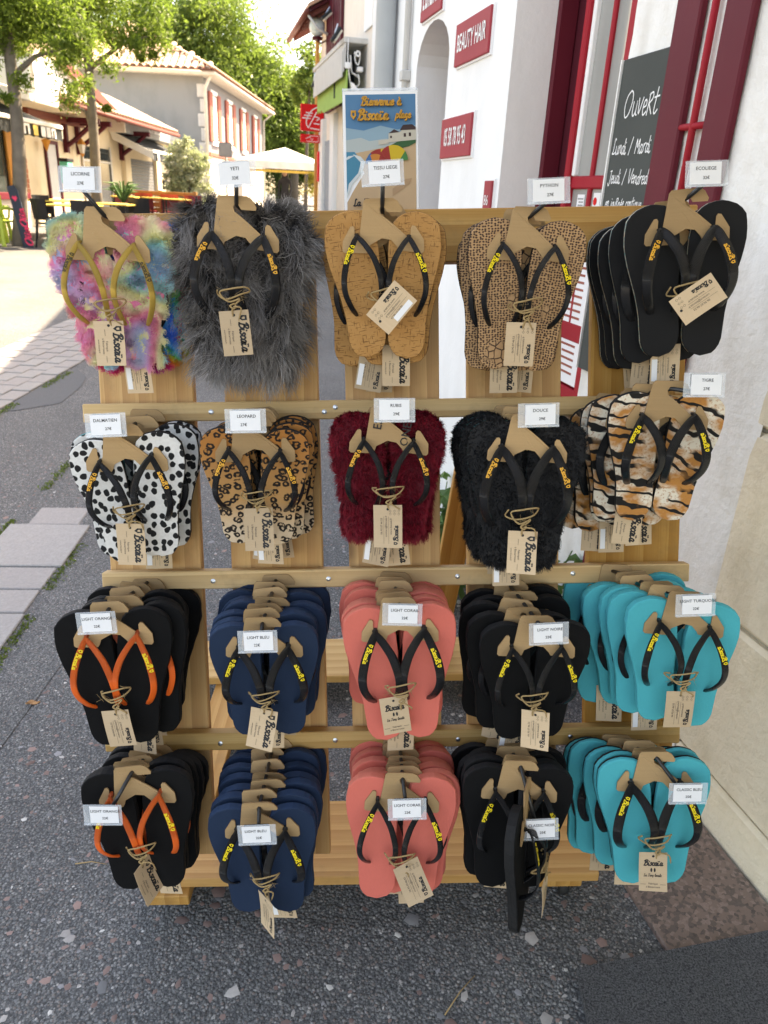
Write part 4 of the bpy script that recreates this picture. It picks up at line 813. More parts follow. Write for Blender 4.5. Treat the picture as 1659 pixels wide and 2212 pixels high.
#  words, styles back -> front, hole at w=.19 (u,v), rail end (u,v), ticket (u,v), ticket text, front tilt, scales (back, front), tag, tag turn, front roll, front yaw, asym
H = [
 ('rainbow', ['bright', 'bright', 'pastel'], (-.440, .272), (-.425, .285), (-.460, .314), ('LICORNE', '27€'), 15, (.98, 1.0), 'A', .04, -.05, .10, .0),
 ('shaggy', ['yeti', 'yeti'], (-.235, .285), (-.225, .29), (-.229, .318), ('YETI', '32€'), 13, (1, 1.0), 'A', .12, -.06, 0, -.02),
 ('cork', ['cork'] * 4, (-.010, .278), (-.01, .285), (-.009, .316), ('TISSU LIEGE', '27€'), 14, (1.06, .985), 'B', (-.006, -.168, .036, 2.42, .1), 0, 0, 0),
 ('snakeskin', ['snake'] * 4, (.220, .262), (.215, .28), (.239, .287), ('PYTHON', '27€'), 14, (1.02, 1.02), 'B', .02, -.05, -.05, -.02),
 ('speckled edge', ['eco'] * 5, (.462, .285), (.425, .275), (.474, .308), ('ECOLIEGE', '32€'), 14, (1.06, 1.03), 'B', (-.013, -.165, .040, 2.18, .1), .07, -.08, .0),
 ('dalmatian', ['dalm', 'dalm', 'dalm', 'dalmteal', 'dalm'], (-.430, -.060), (-.43, -.028), (-.444, -.05), ('DALMATIEN', '27€'), 14, (1.0, .95), 'A', .02, -.03, .12, .05),
 ('leopard', ['leo'] * 5, (-.222, -.048), (-.223, -.028), (-.227, -.047), ('LEOPARD', '27€'), 15, (1.0, .885), 'A', .0, -.02, .08, 0),
 ('ruby', ['ruby'] * 3, (-.004, -.038), (.0, -.028), (.004, -.034), ('RUBIS', '29€'), 15, (1.02, .93), 'B', .05, -.04, 0, 0),
 ('black plush', ['douce'] * 5, (.220, -.055), (.2, -.028), (.227, -.045), ('DOUCE', '29€'), 12, (1.05, 1.12), 'A', .02, -.04, -.04, 0),
 ('tiger', ['tiger'] * 6, (.445, -.006), (.400, -.022), (.482, -.003), ('TIGRE', '27€'), 14, (1.0, .96), None, 0, -.02, -.1, -.02),
 ('upper black and orange', ['orange'] * 6, (-.470, -.350), (-.455, -.340), (-.478, -.364), ('LIGHT ORANGE', '22€'), 9, (1.02, 1.1), 'B', .10, 0, .10, 0),
 ('upper navy', ['navy'] * 7, (-.218, -.378), (-.218, -.340), (-.221, -.399), ('LIGHT BLEU', '22€'), 15, (1.08, .97), 'A', -.1, -.04, .05, 0),
 ('upper coral', ['coral'] * 6, (.008, -.350), (.0, -.340), (.012, -.358), ('LIGHT CORAIL', '22€'), 8, (1.06, 1.08), 'C', (-.012, -.165, .02, .12, .1), 0, 0, 0),
 ('upper black', ['noir'] * 5, (.236, -.383), (.205, -.340), (.247, -.393), ('LIGHT NOIRE', '22€'), 14, (1.06, 1.0), 'B', .05, 0, -.06, 0),
 ('upper turquoise', ['turq'] * 6, (.482, -.348), (.405, -.332), (.481, -.350), ('LIGHT TURQUOISE', '22€'), 10, (1.1, 1.0), 'B', .02, -.02, -.12, 0),
 ('lower black and orange', ['orange'] * 5, (-.448, -.633), (-.455, -.657), (-.488, -.690), ('LIGHT ORANGE', '22€'), 9, (1.05, 1.05), 'A', (0, -.168, .03, .05, 1.25), .04, .08, .0),
 ('lower navy', ['navy'] * 7, (-.235, -.700), (-.233, -.657), (-.234, -.729), ('LIGHT BLEU', '22€'), 13, (1.05, 1.02), 'B', (.002, -.176, .03, .15, -.9), 0, .03, 0),
 ('lower coral', ['coral', 'coral', 'coral', 'coral', 'coral', 'coralslim', 'coralslim'], (.010, -.652), (.008, -.657), (.016, -.688), ('LIGHT CORAIL', '22€'), 8, (1.05, 1.08), 'B', (.012, -.150, .032, .35, .35), -.05, 0, 0),
 ('lower black', ['noir'] * 5, (.210, -.634), (.21, -.657), (.235, -.727), ('CLASSIC NOIR', '25€'), 9, (1.05, 1.08), None, 0, -.03, -.05, 0),
 ('layered turquoise', ['classic'] * 5, (.440, -.622), (.415, -.655), (.480, -.668), ('CLASSIC BLEU', '25€'), 8, (1.05, 1.1), 'C', (-.004, -.172, .03, 0, 0), .02, -.08, 0),
]
ORD = ['outermost', 'second', 'third', 'fourth', 'fifth', 'sixth', 'innermost']
ROWN = ['top row', 'second row', 'third row', 'bottom row']
for hi, (word, stys, hole, end, tk, txt, tilt, scs, tagk, tagrot, froll, fyaw, asym) in enumerate(H):
    n = len(stys); row = ROWN[hi // 5]; r = random.Random(hi * 31 + 5); sp_ = min(.031, .158 / max(1, n - 1)); peg = lambda w: (end[0] + (hole[0] - end[0]) * (w - .03) / .16, end[1] + (hole[1] - end[1]) * (w - .03) / .16)
    if 'yeti' in stys: sp_ = .05
    pe = MB().tube([rk(*end, .028), rk(*peg(.11), .11), rk(*peg(.19), .19), rk(tk[0], tk[1] - .012, .218)], .0034, 8)
    part('peg', pe, 'black_metal', rack, RI, True)
    for i, sty in enumerate(stys):
        w = .19 - (n - 1 - i) * sp_ + (0 if i in (0, n - 1) else r.uniform(-.004, .004)); f = i / max(1, n - 1); hu, hv = peg(w); front = i == n - 1; two = i == n - 2
        # inner pairs lean on the planks, the outermost one hangs plumb
        ti = R_(tilt) if front else min(R_(tilt), math.asin(min(.9, max(0.02, (w - .030 - .012 * i) / .2))))
        jt = 2.0 if stys[0] in ('turq', 'tiger', 'orange', 'noir') else 1.3; fr_ = froll if front else r.uniform(-.07, .07) * jt; yw = fyaw if front else fyaw * .6 + r.uniform(-.06, .06) * jt
        pos = ORD[n - 1 - i] if not (i == 0 and n > 2) else 'innermost'
        lab = f'{STY[sty][6]}, {pos} pair on the {row} peg' if word.split()[0] not in ('upper', 'lower', 'layered') else f'{STY[sty][6]}, {pos} pair on its {row} peg'
        tkk = tagk if front else ('A' if (i % 2 == 0 and r.random() < .75) else 'B' if r.random() < .5 else None)
        last = pair(sty, rk(hu + (0 if front else r.uniform(-.006, .006) * jt), hv + (0 if front else r.uniform(-.006, .002)), w), ti, fr_, yw, scs[0] + (scs[1] - scs[0]) * f, lab, f'{word} flip-flops on one peg', front, tkk, tagrot if front else r.uniform(-.12, .12), hi * 10 + i, asym if front else r.uniform(-.03, .03))
    if word == 'ruby':
        hg = [c for c in last.children if c.name.startswith('hanger')][0]
        for tx_, x_, y_ in (('ES', -.017, -.018), ('ONE', .028, -.034)): obj('lettering', tmesh(tx_, 'ink', .019, 0, .01), hg, Matrix.Translation((x_, y_, .0012)) @ Matrix.Rotation(math.pi / 2 - .15, 4, 'Z'))
    # price ticket on the peg tip
    t = thing('price_ticket', f'{txt[1][:-1]} euro price ticket on the {row} peg of {word} flip-flops', 'price ticket', (0, 0, 0)); t.matrix_basis = frameM(rk(tk[0], tk[1], .226), RU, RV, RN) @ Matrix.Rotation(r.uniform(-.04, .05) + (.05 if hi in (1, 2) else 0), 4, 'Z') @ Matrix.Rotation(R_(r.uniform(2, 8)), 4, 'X')
    dx = r.uniform(-.003, .003)
    part('holder', MB().bbox(-.032, .032, -.018, .019, -.0012, 0, .0004), 'clear_plastic', t); part('lip', MB().bbox(-.032, .032, -.0185, -.0150, .0003, .003, .0008), 'clear_plastic', t)
    part('clip', MB().bbox(-.021, .021, -.002, .0178, -.0045, -.0016, .0006), 'black_clip', t); part('card', MB().box(-.0235 + dx, .0235 + dx, -.0145, .0165, .0003, .0007), 'white_card', t)
    obj('lettering', tmesh(txt[0], 'ink', .0068, 0, .008), t, Matrix.Translation((dx + r.uniform(-.002, .003), .0075, .0010))); obj('lettering', tmesh(txt[1], 'ink', .0062, 0, .012), t, Matrix.Translation((dx + r.uniform(-.003, .004), -.0055, .0010)))
# the pair that has swung sideways on the bottom row
pair('noir', rk(.222, -.668, .205), R_(6), .06, R_(68), 1.1, 'black foam flip-flops turned edge-on at the bottom row peg tip', 'lower black flip-flops on one peg', True, 'B', .1, 977)

# ------------------------------------------------------------------ beach poster on the top rail
po = thing('beach_poster', 'upright printed beach poster in a clear stand above the top rail', 'poster', (0, 0, 0)); po.matrix_basis = frameM(rk(-.0105, .320, -.006), RU, RV, RN)
PW, PH = .067, .213
part('stand', MB().bbox(-PW, PW, 0, PH, -.003, -.0012, .0005), 'clear_plastic', po); part('paper', MB().box(-PW + .001, PW - .001, 0, PH - .005, -.0010, 0), 'white_card', po)
part('top_sleeve', MB().bbox(-PW, PW, PH - .0048, PH, -.001, .0018, .0005), 'clear_plastic', po)
ly = [0.0003]
def ink(name, polys, mat, smooth=False):
    mb = MB()
    for q in polys: mb.add([(x, y, ly[0]) for x, y in q], [tuple(range(len(q)))])
    ly[0] += .00025; return part(name, mb, mat, po)
X0, X1, Y0, Y1 = -.0615, .0625, .0, .2025
ink('printed_sky', [[(X0, .1), (X1, .1), (X1, Y1), (X0, Y1)]], 'p_sky'); ink('printed_haze', [[(X0, .1), (X1, .1), (X1, .150), (.03, .143), (0, .150), (-.03, .142), (X0, .147)]], 'p_sky2'); ink('printed_cloud', [[(X0, .098), (X1, .098), (X1, .118), (.01, .128), (-.02, .124), (-.035, .130), (X0, .126)]], 'p_haze')
ink('printed_sand', [[(X0, Y0), (X1, Y0), (X1, .122), (.04, .118), (.0, .112), (-.045, .104), (-.03, .07), (-.05, .04), (X0, .02)]], 'p_sand')
ink('printed_sea', [[(X0, .03), (-.055, .05), (-.038, .07), (-.032, .088), (-.047, .106), (X0, .106)]], 'p_sea'); ink('printed_foam', [[(X0, .026), (-.052, .05), (-.034, .07), (-.028, .089), (-.036, .098), (-.05, .102), (-.036, .088), (-.041, .07), (-.058, .052), (X0, .034)], [(X0, .092), (-.046, .1), (-.058, .099), (X0, .096)]], 'p_foam')
ink('printed_shadow', [[(.02, .03), (.05, .05), (.055, .06), (.04, .058), (.02, .042)], [(-.01, .06), (.01, .05), (.03, .062), (.01, .068)]], 'p_sand2')
ink('printed_hill', [[(.012, .114), (.03, .122), (X1, .127), (X1, .120), (.05, .114), (.03, .110)]], 'p_hill'); ink('printed_villa', [[(.014, .121), (X1, .125), (X1, .142), (.04, .143), (.034, .138), (.014, .136)], [(-.004, .117), (.014, .119), (.014, .126), (-.004, .125)]], 'p_wall')
ink('printed_roofs', [[(.014, .136), (.024, .143), (.034, .138)], [(.034, .141), (.04, .150), (.056, .151), (X1, .146), (X1, .142)], [(.017, .132), (.02, .132), (.02, .128), (.017, .128)], [(.041, .136), (.045, .136), (.045, .130), (.041, .130)], [(.05, .137), (.054, .137), (.054, .131), (.05, .131)]], 'p_roof')
def umb(cx, cy, w, h, cols):
    n = len(cols); ang = [math.pi * (1 - i / n) for i in range(n + 1)]
    for i, c in enumerate(cols):
        q = [(cx, cy + h)] + [(cx + w * math.cos(a), cy + h * math.sin(a) * .98) for a in np.linspace(ang[i], ang[i + 1], 5)] + [(cx + w * .9 * math.cos(ang[i + 1]), cy - .002)]
        q = [(cx + w * math.cos(a) , cy + h * math.sin(a)) for a in np.linspace(ang[i], ang[i + 1], 5)] + [(cx + w * math.cos(ang[i + 1]) * .5, cy + h * .0 - .001), (cx + w * math.cos(ang[i]) * .5, cy - .001)]
        ink('printed_parasol', [q], c)
umb(.0, .088, .026, .022, ['p_blu', 'p_red', 'p_yel', 'p_orn']); umb(.022, .090, .026, .026, ['p_red', 'p_red', 'p_yel', 'p_yel', 'p_grn']); umb(-.010, .085, .018, .016, ['p_blu', 'p_orn', 'p_red'])
ink('printed_poles', [[(.003, .088), (.0045, .088), (.004, .068), (.003, .068)], [(.022, .09), (.0235, .09), (.022, .07), (.021, .07)]], 'p_foam')
def pink(txt, size, x, y, mat, sx=1., sh=.15, off=.02, script=False):
    if script: mb = MB(); strokes(txt, size, .19, .2, x, y, mb, None, ly[0]); ly[0] += .0003; return part('lettering', mb, mat, po)
    ly[0] += .0003; return obj('lettering', tmesh(txt, mat, size, sh, off, 'LEFT', sx), po, Matrix.Translation((x, y, ly[0])))
for dx, dy, m_ in ((.0006, -.0008, 'p_brown'), (0, 0, 'p_gold')):
    pink('Bienvenue A', .0138, -.0335 + dx, .182 + dy, m_, script=True)
    mb = MB(); biscaia(.0165, .2, (lambda x, y, z: (x, y, ly[0])), mb, True, -.052 + dx, .158 + dy); part('lettering', mb, m_, po); ly[0] += .0003
    pink('plage', .0125, .027 + dx, .160 + dy, m_, script=True)
pink('La Tong', .012, -.05, .012, 'ink', script=True)

# ================================================================== FAR SHOPS ON THE RIGHT
fh = thing('peach_house', 'tall peach plastered house set back beyond the white house', 'house', fp(2, 0, gz(0, 13)))
wpart('wall', MB().box(-8.6, 8.6, -3, 0, -.3, 6.4, fr=fp), 'peach_plaster', fh); wpart('roof', MB().box(-8.8, 6.5, -3.4, .35, 6.4, 6.55, fr=fp), 'roof_tile', fh)
wpart('end_pier', MB().box(1.0, 2.4, 0, .05, -.3, 6.35, fr=fp), 'white_plaster', fh)
wpart('white_panel', MB().box(2.5, 3.2, 0, .04, 4.2, 6.3, fr=fp), 'white_paint', fh)
wpart('blue_panel', MB().prism([(1.1, 2.9), (1.75, 2.9), (1.75, 3.25), (1.3, 3.42), (1.1, 3.42)], .051, .07, fr=lambda x, y, z: fp(x, z, y)), 'blue_paint', fh)
wpart('blue_panel', MB().box(2.6, 3.1, .041, .06, 4.95, 5.6, fr=fp), 'blue_paint', fh)
wpart('maroon_shutter', MB().bbox(5.5, 6.35, 0, .07, 3.2, 6.3, .01, fr=fp), 'maroon', fh); wpart('maroon_shutter', MB().bbox(6.5, 7.45, 0, .07, 3.2, 6.3, .01, fr=fp), 'maroon', fh)
for s_ in (5.7, 5.9, 6.1, 6.7, 6.95, 7.2): wpart('shutter_groove', MB().box(s_, s_ + .03, .07, .085, 3.3, 6.2, fr=fp), 'red_paint', fh)
for s_, w_ in ((6.0, .5), (7.6, .55)): wpart('white_pilaster', MB().box(s_, s_ + w_, 0, .1, -.3, 3.1, fr=fp), 'white_plaster', fh)
wpart('orange_post', MB().tube([fp(8.45, .12, -.2), fp(8.45, .12, 5.0)], .05, 8), 'orange_wood', fh)
wpart('shop_window', MB().box(6.7, 7.5, .002, .05, .4, 2.6, fr=fp), 'slate_blue', fh)
wpart('red_strip', MB().bbox(8.0, 8.2, .02, .14, 1.7, 2.4, .01, fr=fp), 'bank_red', fh)
# awning box seen from its end, machinery inside
ab = thing('awning_box', 'concrete awning housing with exposed white mechanism and cables', 'awning', fp(4.5, .2, 3.2))
wpart('top_slab', MB().bbox(3.0, 7.0, -.02, .44, 3.98, 4.07, .01, fr=fp), 'concrete', ab); wpart('side_slab', MB().bbox(3.0, 7.0, -.25, -.0, 3.2, 3.978, .01, fr=fp), 'white_plaster', ab)
wpart('back', MB().box(4.2, 4.3, 0, .4, 3.2, 3.978, fr=fp), 'awning_black', ab)
for i in range(3): wpart('fascia_board', MB().bbox(3.0, 6.6, .40 + .028 * i, .425 + .028 * i, 3.60 - .09 * i, 3.975 - .07 * i, .004, fr=fp), 'concrete', ab)
wpart('green_valance', MB().prism([(3.0, 3.55), (6.6, 3.50), (6.6, 3.10), (6.4, 3.16), (6.2, 3.08), (6.0, 3.15), (5.8, 3.06), (3.0, 3.05)], .36, .385, fr=lambda x, y, z: fp(x, z, y)), 'green_awning', ab)
for q, rr in (([(3.1, .22, 3.86), (3.1, .20, 3.70), (3.1, .14, 3.66), (3.1, .12, 3.84), (3.1, .19, 3.88)], .014), ([(3.1, .30, 3.8), (3.15, .26, 3.55), (3.1, .22, 3.5), (3.2, .1, 3.46)], .018), ([(3.05, .33, 3.5), (3.1, .28, 3.3), (3.2, .22, 3.25)], .016), ([(3.05, .15, 3.5), (3.1, .12, 3.34), (3.2, .2, 3.3)], .013), ([(3.0, .36, 4.05), (2.98, .37, 3.75), (2.98, .34, 3.5), (3.05, .30, 3.35)], .01)):
    wpart('cable', MB().tube([fp(*e) for e in [tuple(v_) for v_ in spline(q, 4)]], rr, 6), 'white_paint', ab, True)
wpart('motor', MB().bbox(3.05, 3.2, .06, .17, 3.54, 3.62, .01, fr=fp), 'white_paint', ab); wpart('gear', MB().lathe([(.02, 0), (.05, 0), (.05, .03), (.02, .03)], 14, fr=lambda x, y, z: fp(3.05 - z, .17 + x, 3.82 + y)), 'white_paint', ab)
wpart('bracket', MB().prism([(.12, 3.22), (.28, 3.24), (.30, 3.36), (.24, 3.34)], 3.02, 3.1, fr=lambda x, y, z: fp(z, x, y)), 'white_paint', ab); wpart('junction_box', MB().bbox(2.94, 3.0, .32, .42, 3.56, 3.66, .01, fr=fp), 'white_paint', ab)
def flood(label, s_, o, z, a):
    t = thing('floodlight', label, 'floodlight', fp(s_, o, z)); M = t.matrix_basis.inverted() @ frameM(fp(s_, o, z), NW, -DW, Vector((0, 0, 1))) @ Matrix.Rotation(a, 4, 'Y')
    part('housing', MB().bbox(-.13, .13, -.1, .1, .0, .06, .01), 'awning_black', t, M); part('lens', MB().bbox(-.115, .115, -.085, .085, -.035, -.002, .005), 'gutter_cream', t, M); part('arm', MB().tube([(.0, 0, .05), (-.16, 0, .1)], .014, 6), 'steel', t, M)
flood('floodlight tilted down on top of the concrete awning box', 3.2, .54, 4.10, R_(55)); flood('black floodlight on a bracket below the globe lamp', 6.6, .42, 3.75, R_(65)); flood('floodlight under the roof eave by the maroon shutters', 6.4, .22, 5.0, R_(40))
gl = thing('globe_lamp', 'frosted glass globe street lamp on a curved wall bracket', 'lamp', fp(7.5, .27, 4.7))
wpart('globe', MB().lathe([(.001, -.20)] + [(.185 * math.sin(t), -.185 * math.cos(t) * 1.1) for t in np.linspace(.25, math.pi - .001, 14)], 20, fr=lambda x, y, z: fp(7.5 + x, .27 + y, 4.97 + z)), 'frosted_globe', gl, True)
wpart('cup', MB().lathe([(.001, -.26), (.11, -.26), (.13, -.2), (.08, -.185)], 16, fr=lambda x, y, z: fp(7.5 + x, .27 + y, 4.97 + z)), 'maroon', gl); wpart('bracket', MB().tube([fp(7.5, .27, 4.70), fp(7.5, .17, 4.66), fp(7.5, .06, 4.72), fp(7.5, 0, 4.78)], .02, 8), 'maroon', gl, True)
ev = thing('roof_eave', 'brown timber roof eave with rafters beyond the globe lamp', 'roof', fp(9, 0, 4.9))
wpart('boarding', MB().box(7.0, 10.5, -.4, .5, 5.35, 5.42, fr=lambda a, b, c: fp(a, b, c - b * .55 + .1)), 'maroon', ev); wpart('tiles', MB().box(6.9, 10.6, -.4, .56, 5.44, 5.52, fr=lambda a, b, c: fp(a, b, c - b * .55 + .1)), 'roof_tile', ev)
for i in range(8): wpart('rafter', MB().box(7.1 + i * .42, 7.19 + i * .42, -.4, .5, 5.23, 5.35, fr=lambda a, b, c: fp(a, b, c - b * .55 + .1)), 'brown_red', ev)
wpart('gutter', MB().tube([fp(6.9, .58, 5.15), fp(10.6, .58, 5.15)], .06, 8), 'brown_red', ev, True); wpart('gutter_drop', MB().tube([fp(7.0, .55, 5.1), fp(6.95, .35, 4.85), fp(6.95, .1, 4.75)], .03, 8), 'concrete', ev, True)
# bank signs, hung out over the pavement
def zf(x, y, z): return fp(8.0 - z, .3 - x, y)
bk = thing('bank_sign', 'square red projecting sign with white squirrel-like line emblem', 'sign', fp(8, .3, 2.84))
wpart('box', MB().bbox(-.285, .285, 2.84, 3.43, -.06, .06, .01, fr=zf), 'bank_red', bk)
mb = MB()
for q in ([(.20, 3.40), (.02, 3.32), (-.09, 3.20), (-.15, 3.06), (-.14, 2.97), (-.10, 2.91)], [(-.10, 2.91), (.10, 3.26)], [(-.16, 3.24), (.0, 3.23)], [(-.20, 3.18), (-.02, 3.175)], [(-.24, 3.12), (-.05, 3.115)], [(.04, 2.97 + .04), (.17, 3.0)], [(-.05, 2.90), (.18, 2.88)], [(.06, 3.16), (.13, 3.15), (.17, 3.12), (.10, 3.08)]): mb.ribbon([tuple(e) for e in spline(q, 4)], .022, .061, fr=zf)
wpart('emblem', mb, 'white_paint', bk); wpart('arm', MB().box(.285, .33, 2.9, 3.35, -.02, .02, fr=zf), 'sign_grey', bk)
b2 = thing('cash_sign', 'small red cash point sign under the square red sign', 'sign', fp(8, .3, 2.58)); wpart('box', MB().bbox(-.285, .19, 2.58, 2.765, -.06, .06, .01, fr=zf), 'bank_red', b2)
mb = MB()
for q in ([(-.16, 2.66), (-.04, 2.73), (.15, 2.735), (.15, 2.61), (.0, 2.605)], [(-.06, 2.71), (-.04, 2.66), (.02, 2.67), (-.02, 2.61), (-.14, 2.605)]): mb.ribbon(q, .012, .061, fr=zf)
wpart('emblem', mb, 'white_paint', b2); wpart('arm', MB().box(.19, .33, 2.62, 2.72, -.02, .02, fr=zf), 'sign_grey', b2)

# ================================================================== LEFT SIDE: CAFES
XL = -9.0
def cbox(mb, y0, y1, z0, z1, o0, o1, b=0): return mb.bbox(XL + o0, XL + o1, y0, y1, z0, z1, b) if b else mb.box(XL + o0, XL + o1, y0, y1, z0, z1)
c1 = thing('corner_cafe', 'cafe with white balcony, orange curtains and striped awning', 'cafe', (XL, 17, gz(-9, 17)))
wpart('wall', cbox(MB(), 11, 19.4, -.2, 5.2, -4, 0), 'peach_plaster', c1); wpart('window', cbox(MB(), 15, 18.35, 1.1, 2.6, .0, .03), 'window_glass', c1); wpart('window_sill', cbox(MB(), 14.9, 19.2, .95, 1.1, 0, .12, .01), 'red_paint', c1)
for i in range(9): wpart('curtain', MB().tube([(XL + .08, 18.38 + i * .07, 1.1), (XL + .08, 18.38 + i * .07, 2.6)], .042, 8), 'orange_wood', c1, True)
for j in range(12):
    for i in range(2): wpart('brick', cbox(MB(), 19.02 + i * .2 + (j % 2) * .02, 19.2 + i * .2 + (j % 2) * .02, .98 + j * .11, 1.08 + j * .11, .002, .03, .004), 'brick', c1)
wpart('balcony', cbox(MB(), 12, 20.6, 2.95, 3.12, 0, .9, .02), 'gutter_cream', c1); wpart('balcony_wall', cbox(MB(), 18.4, 20.5, 3.12, 3.95, .8, .88, .01), 'white_paint', c1); wpart('balcony_glass', cbox(MB(), 12.2, 18.3, 3.15, 3.9, .82, .85), 'window_glass', c1)
def awning(label, y0, y1, zt, zb, reach, x0=XL, txt=None, dark=True):
    t = thing('awning', label, 'awning', (x0, (y0 + y1) / 2, zb)); mb = MB(); n = 14
    V = []
    for i in range(n + 1):
        y = y0 + (y1 - y0) * i / n
        for j in range(5): q = j / 4; V.append((x0 + reach * q, y, zt + (zb - zt) * q - .05 * math.sin(q * math.pi)))
    mb.add(V, [(i * 5 + j, i * 5 + j + 1, (i + 1) * 5 + j + 1, (i + 1) * 5 + j) for i in range(n) for j in range(4)], 0); wpart('canopy', mb, 'awning_black' if dark else 'awning_white', t)
    mb = MB(); V = []
    for i in range(n * 2 + 1):
        y = y0 + (y1 - y0) * i / (n * 2); V += [(x0 + reach, y, zb), (x0 + reach + .02 * math.sin(i * 2), y, zb - .26 + .025 * (i % 2))]
    mb.add(V, [(2 * i, 2 * i + 1, 2 * i + 3, 2 * i + 2) for i in range(n * 2)]); wpart('valance', mb, 'awning_black' if dark else 'awning_white', t)
    wpart('front_bar', MB().bbox(x0 + reach - .03, x0 + reach + .03, y0, y1, zb - .02, zb + .06, .01), 'white_paint', t)
    for y in (y0, y1): wpart('side_flap', MB().prism([(x0, zt - .02), (x0 + reach, zb), (x0 + reach, zb - .2), (x0 + .1, zt - .3)], y - .01, y + .01, fr=lambda a, b, c: (a, c, b)), 'awning_white', t)
    if txt:
        for i, (s_, yy, sz, m_) in enumerate(txt): part('lettering', bars(s_, .19, sz, .05, lambda x, y, z: (x, y, 0)), m_, t, t.matrix_basis.inverted() @ frameM(Vector((x0 + reach + .035, yy, zb - .13)), Vector((0, 1, 0)), Vector((0, 0, 1)), Vector((1, 0, 0))))
    return t
awning('black and white awning lettered in white over the corner cafe terrace', 13, 18.1, 3.0, 2.45, 1.5, XL, [('#n', 16.2, .26, 'white_paint'), ('#', 16.75, .2, 'table_yellow'), ('##n', 17.35, .2, 'white_paint')])
c2 = thing('timbered_cafe', 'cream cafe with dark red timber brackets and tiled roof', 'cafe', (XL, 23, gz(-9, 23)))
wpart('wall', cbox(MB(), 19.4, 26.0, -.2, 3.4, -4, 0), 'cream_plaster', c2)
wpart('door', cbox(MB(), 20.55, 21.15, .3, 2.25, 0, .02), 'concrete', c2)
for y0, y1, z0, z1 in ((20.47, 20.55, .3, 2.33), (21.15, 21.23, .3, 2.33), (20.551, 21.149, 2.25, 2.33)): wpart('door_frame', cbox(MB(), y0, y1, z0, z1, 0, .06, .005), 'maroon', c2)
wpart('beam', cbox(MB(), 19.5, 22.9, 2.78, 2.95, 0, .16, .01), 'brown_red', c2); wpart('barge_board', MB().prism([(19.6, 3.9), (19.6, 4.15), (23.4, 3.25), (23.4, 3.0)], XL + .9, XL + 1.0, fr=lambda a, b, c: (c, a, b)), 'brown_red', c2)
for y in (21.75, 22.6, 26.0):
    wpart('bracket_post', cbox(MB(), y - .07, y + .07, 2.1, 2.8, 0, .12, .01), 'maroon', c2); wpart('bracket_strut', MB().tube([(XL + .06, y, 2.25), (XL + .35, y, 2.45), (XL + .85, y, 2.85)], .06, 6), 'maroon', c2); wpart('bracket_arm', MB().bbox(XL, XL + 1.0, y - .06, y + .06, 2.82, 2.95, .01), 'maroon', c2)
wpart('shop_window', cbox(MB(), 22.85, 25.0, .6, 2.35, 0, .02), 'window_glass', c2)
for y0, y1, z0, z1 in ((22.80, 22.87, .5, 2.42), (23.9, 23.96, .5, 2.35), (24.98, 25.06, .5, 2.42), (22.87, 24.98, 1.95, 2.0)): wpart('window_frame', cbox(MB(), y0, y1, z0, z1, .021, .06, .004), 'gutter_cream', c2)
rm = MB(); rm.box(XL - 1.2, XL + 1.1, 19.6, 28.9, 0, .06, fr=lambda x, y, z: (x, y, 3.55 + z - (x - XL) * .42)); wpart('roof', rm, 'brown_red', c2)
th_ = MB(); th_.lathe([(.085, 0), (.095, .55)], 10, fr=lambda x, y, z: (z, x, max(0, y) * .7)); tme = fix(th_.mesh('tile', 'roof_tile_pale'))
for i in range(42):
    for j in range(5): obj('tile', tme, c2, c2.matrix_basis.inverted() @ Matrix.Translation((XL + .62 - j * .46, 19.7 + i * .22, 3.60 - (.62 - j * .46) * .42 + .02)) @ Matrix.Rotation(R_(22.8), 4, 'Y'))
wpart('gutter', MB().tube([(XL + 1.12, 19.6, 3.06), (XL + 1.12, 28.9, 3.06)], .06, 8), 'brown_red', c2, True)
ln = thing('wall_lantern', 'amber wall lantern between the dark red brackets', 'lantern', (XL + .25, 22.3, 2.1)); wpart('glass', MB().lathe([(.001, 0), (.06, .0), (.11, .22), (.001, .22)], 6, fr=lambda x, y, z: (XL + .25 + x, 22.3 + y, 2.12 + z)), 'gutter_cream', ln); wpart('cap', MB().lathe([(.13, 0), (.06, .1), (.001, .16)], 6, fr=lambda x, y, z: (XL + .25 + x, 22.3 + y, 2.34 + z)), 'lamp_amber', ln); wpart('base', MB().lathe([(.001, -.1), (.03, -.06), (.07, 0)], 6, fr=lambda x, y, z: (XL + .25 + x, 22.3 + y, 2.12 + z)), 'lamp_amber', ln)
l2 = thing('wall_lantern', 'amber wall lantern beside the cafe door', 'lantern', (XL + .2, 20.2, 2.1)); wpart('glass', MB().lathe([(.001, 0), (.05, 0), (.12, .16), (.001, .2)], 6, fr=lambda x, y, z: (XL + .2 + x, 20.2 + y, 2.15 + z)), 'lamp_amber', l2); wpart('finial', MB().lathe([(.001, -.1), (.03, -.05), (.05, 0)], 6, fr=lambda x, y, z: (XL + .2 + x, 20.2 + y, 2.15 + z)), 'lamp_amber', l2)
mbx = thing('mint_box', 'mint green box hung on a pole before the cafe door', 'box', (XL + .6, 19.9, 1.2)); wpart('body', MB().bbox(XL + .55, XL + .75, 20.0, 20.35, 1.35, 1.85, .02), 'mint', mbx); wpart('lid', MB().bbox(XL + .53, XL + .77, 19.98, 20.37, 1.85, 1.92, .01), 'chair_black', mbx)
awning('black awning with white lettered valance over the shuttered shop', 25.2, 29.2, 2.95, 2.36, 1.3, XL, [('#', 25.7, .16, 'white_paint'), ('##', 27.2, .3, 'white_paint'), ('##', 27.95, .25, 'table_yellow'), ('#', 29.0, .16, 'white_paint')])
c3 = thing('shuttered_shop', 'shop with grey roller shutter and grey sign box above', 'shop', (XL, 28, gz(-9, 28)))
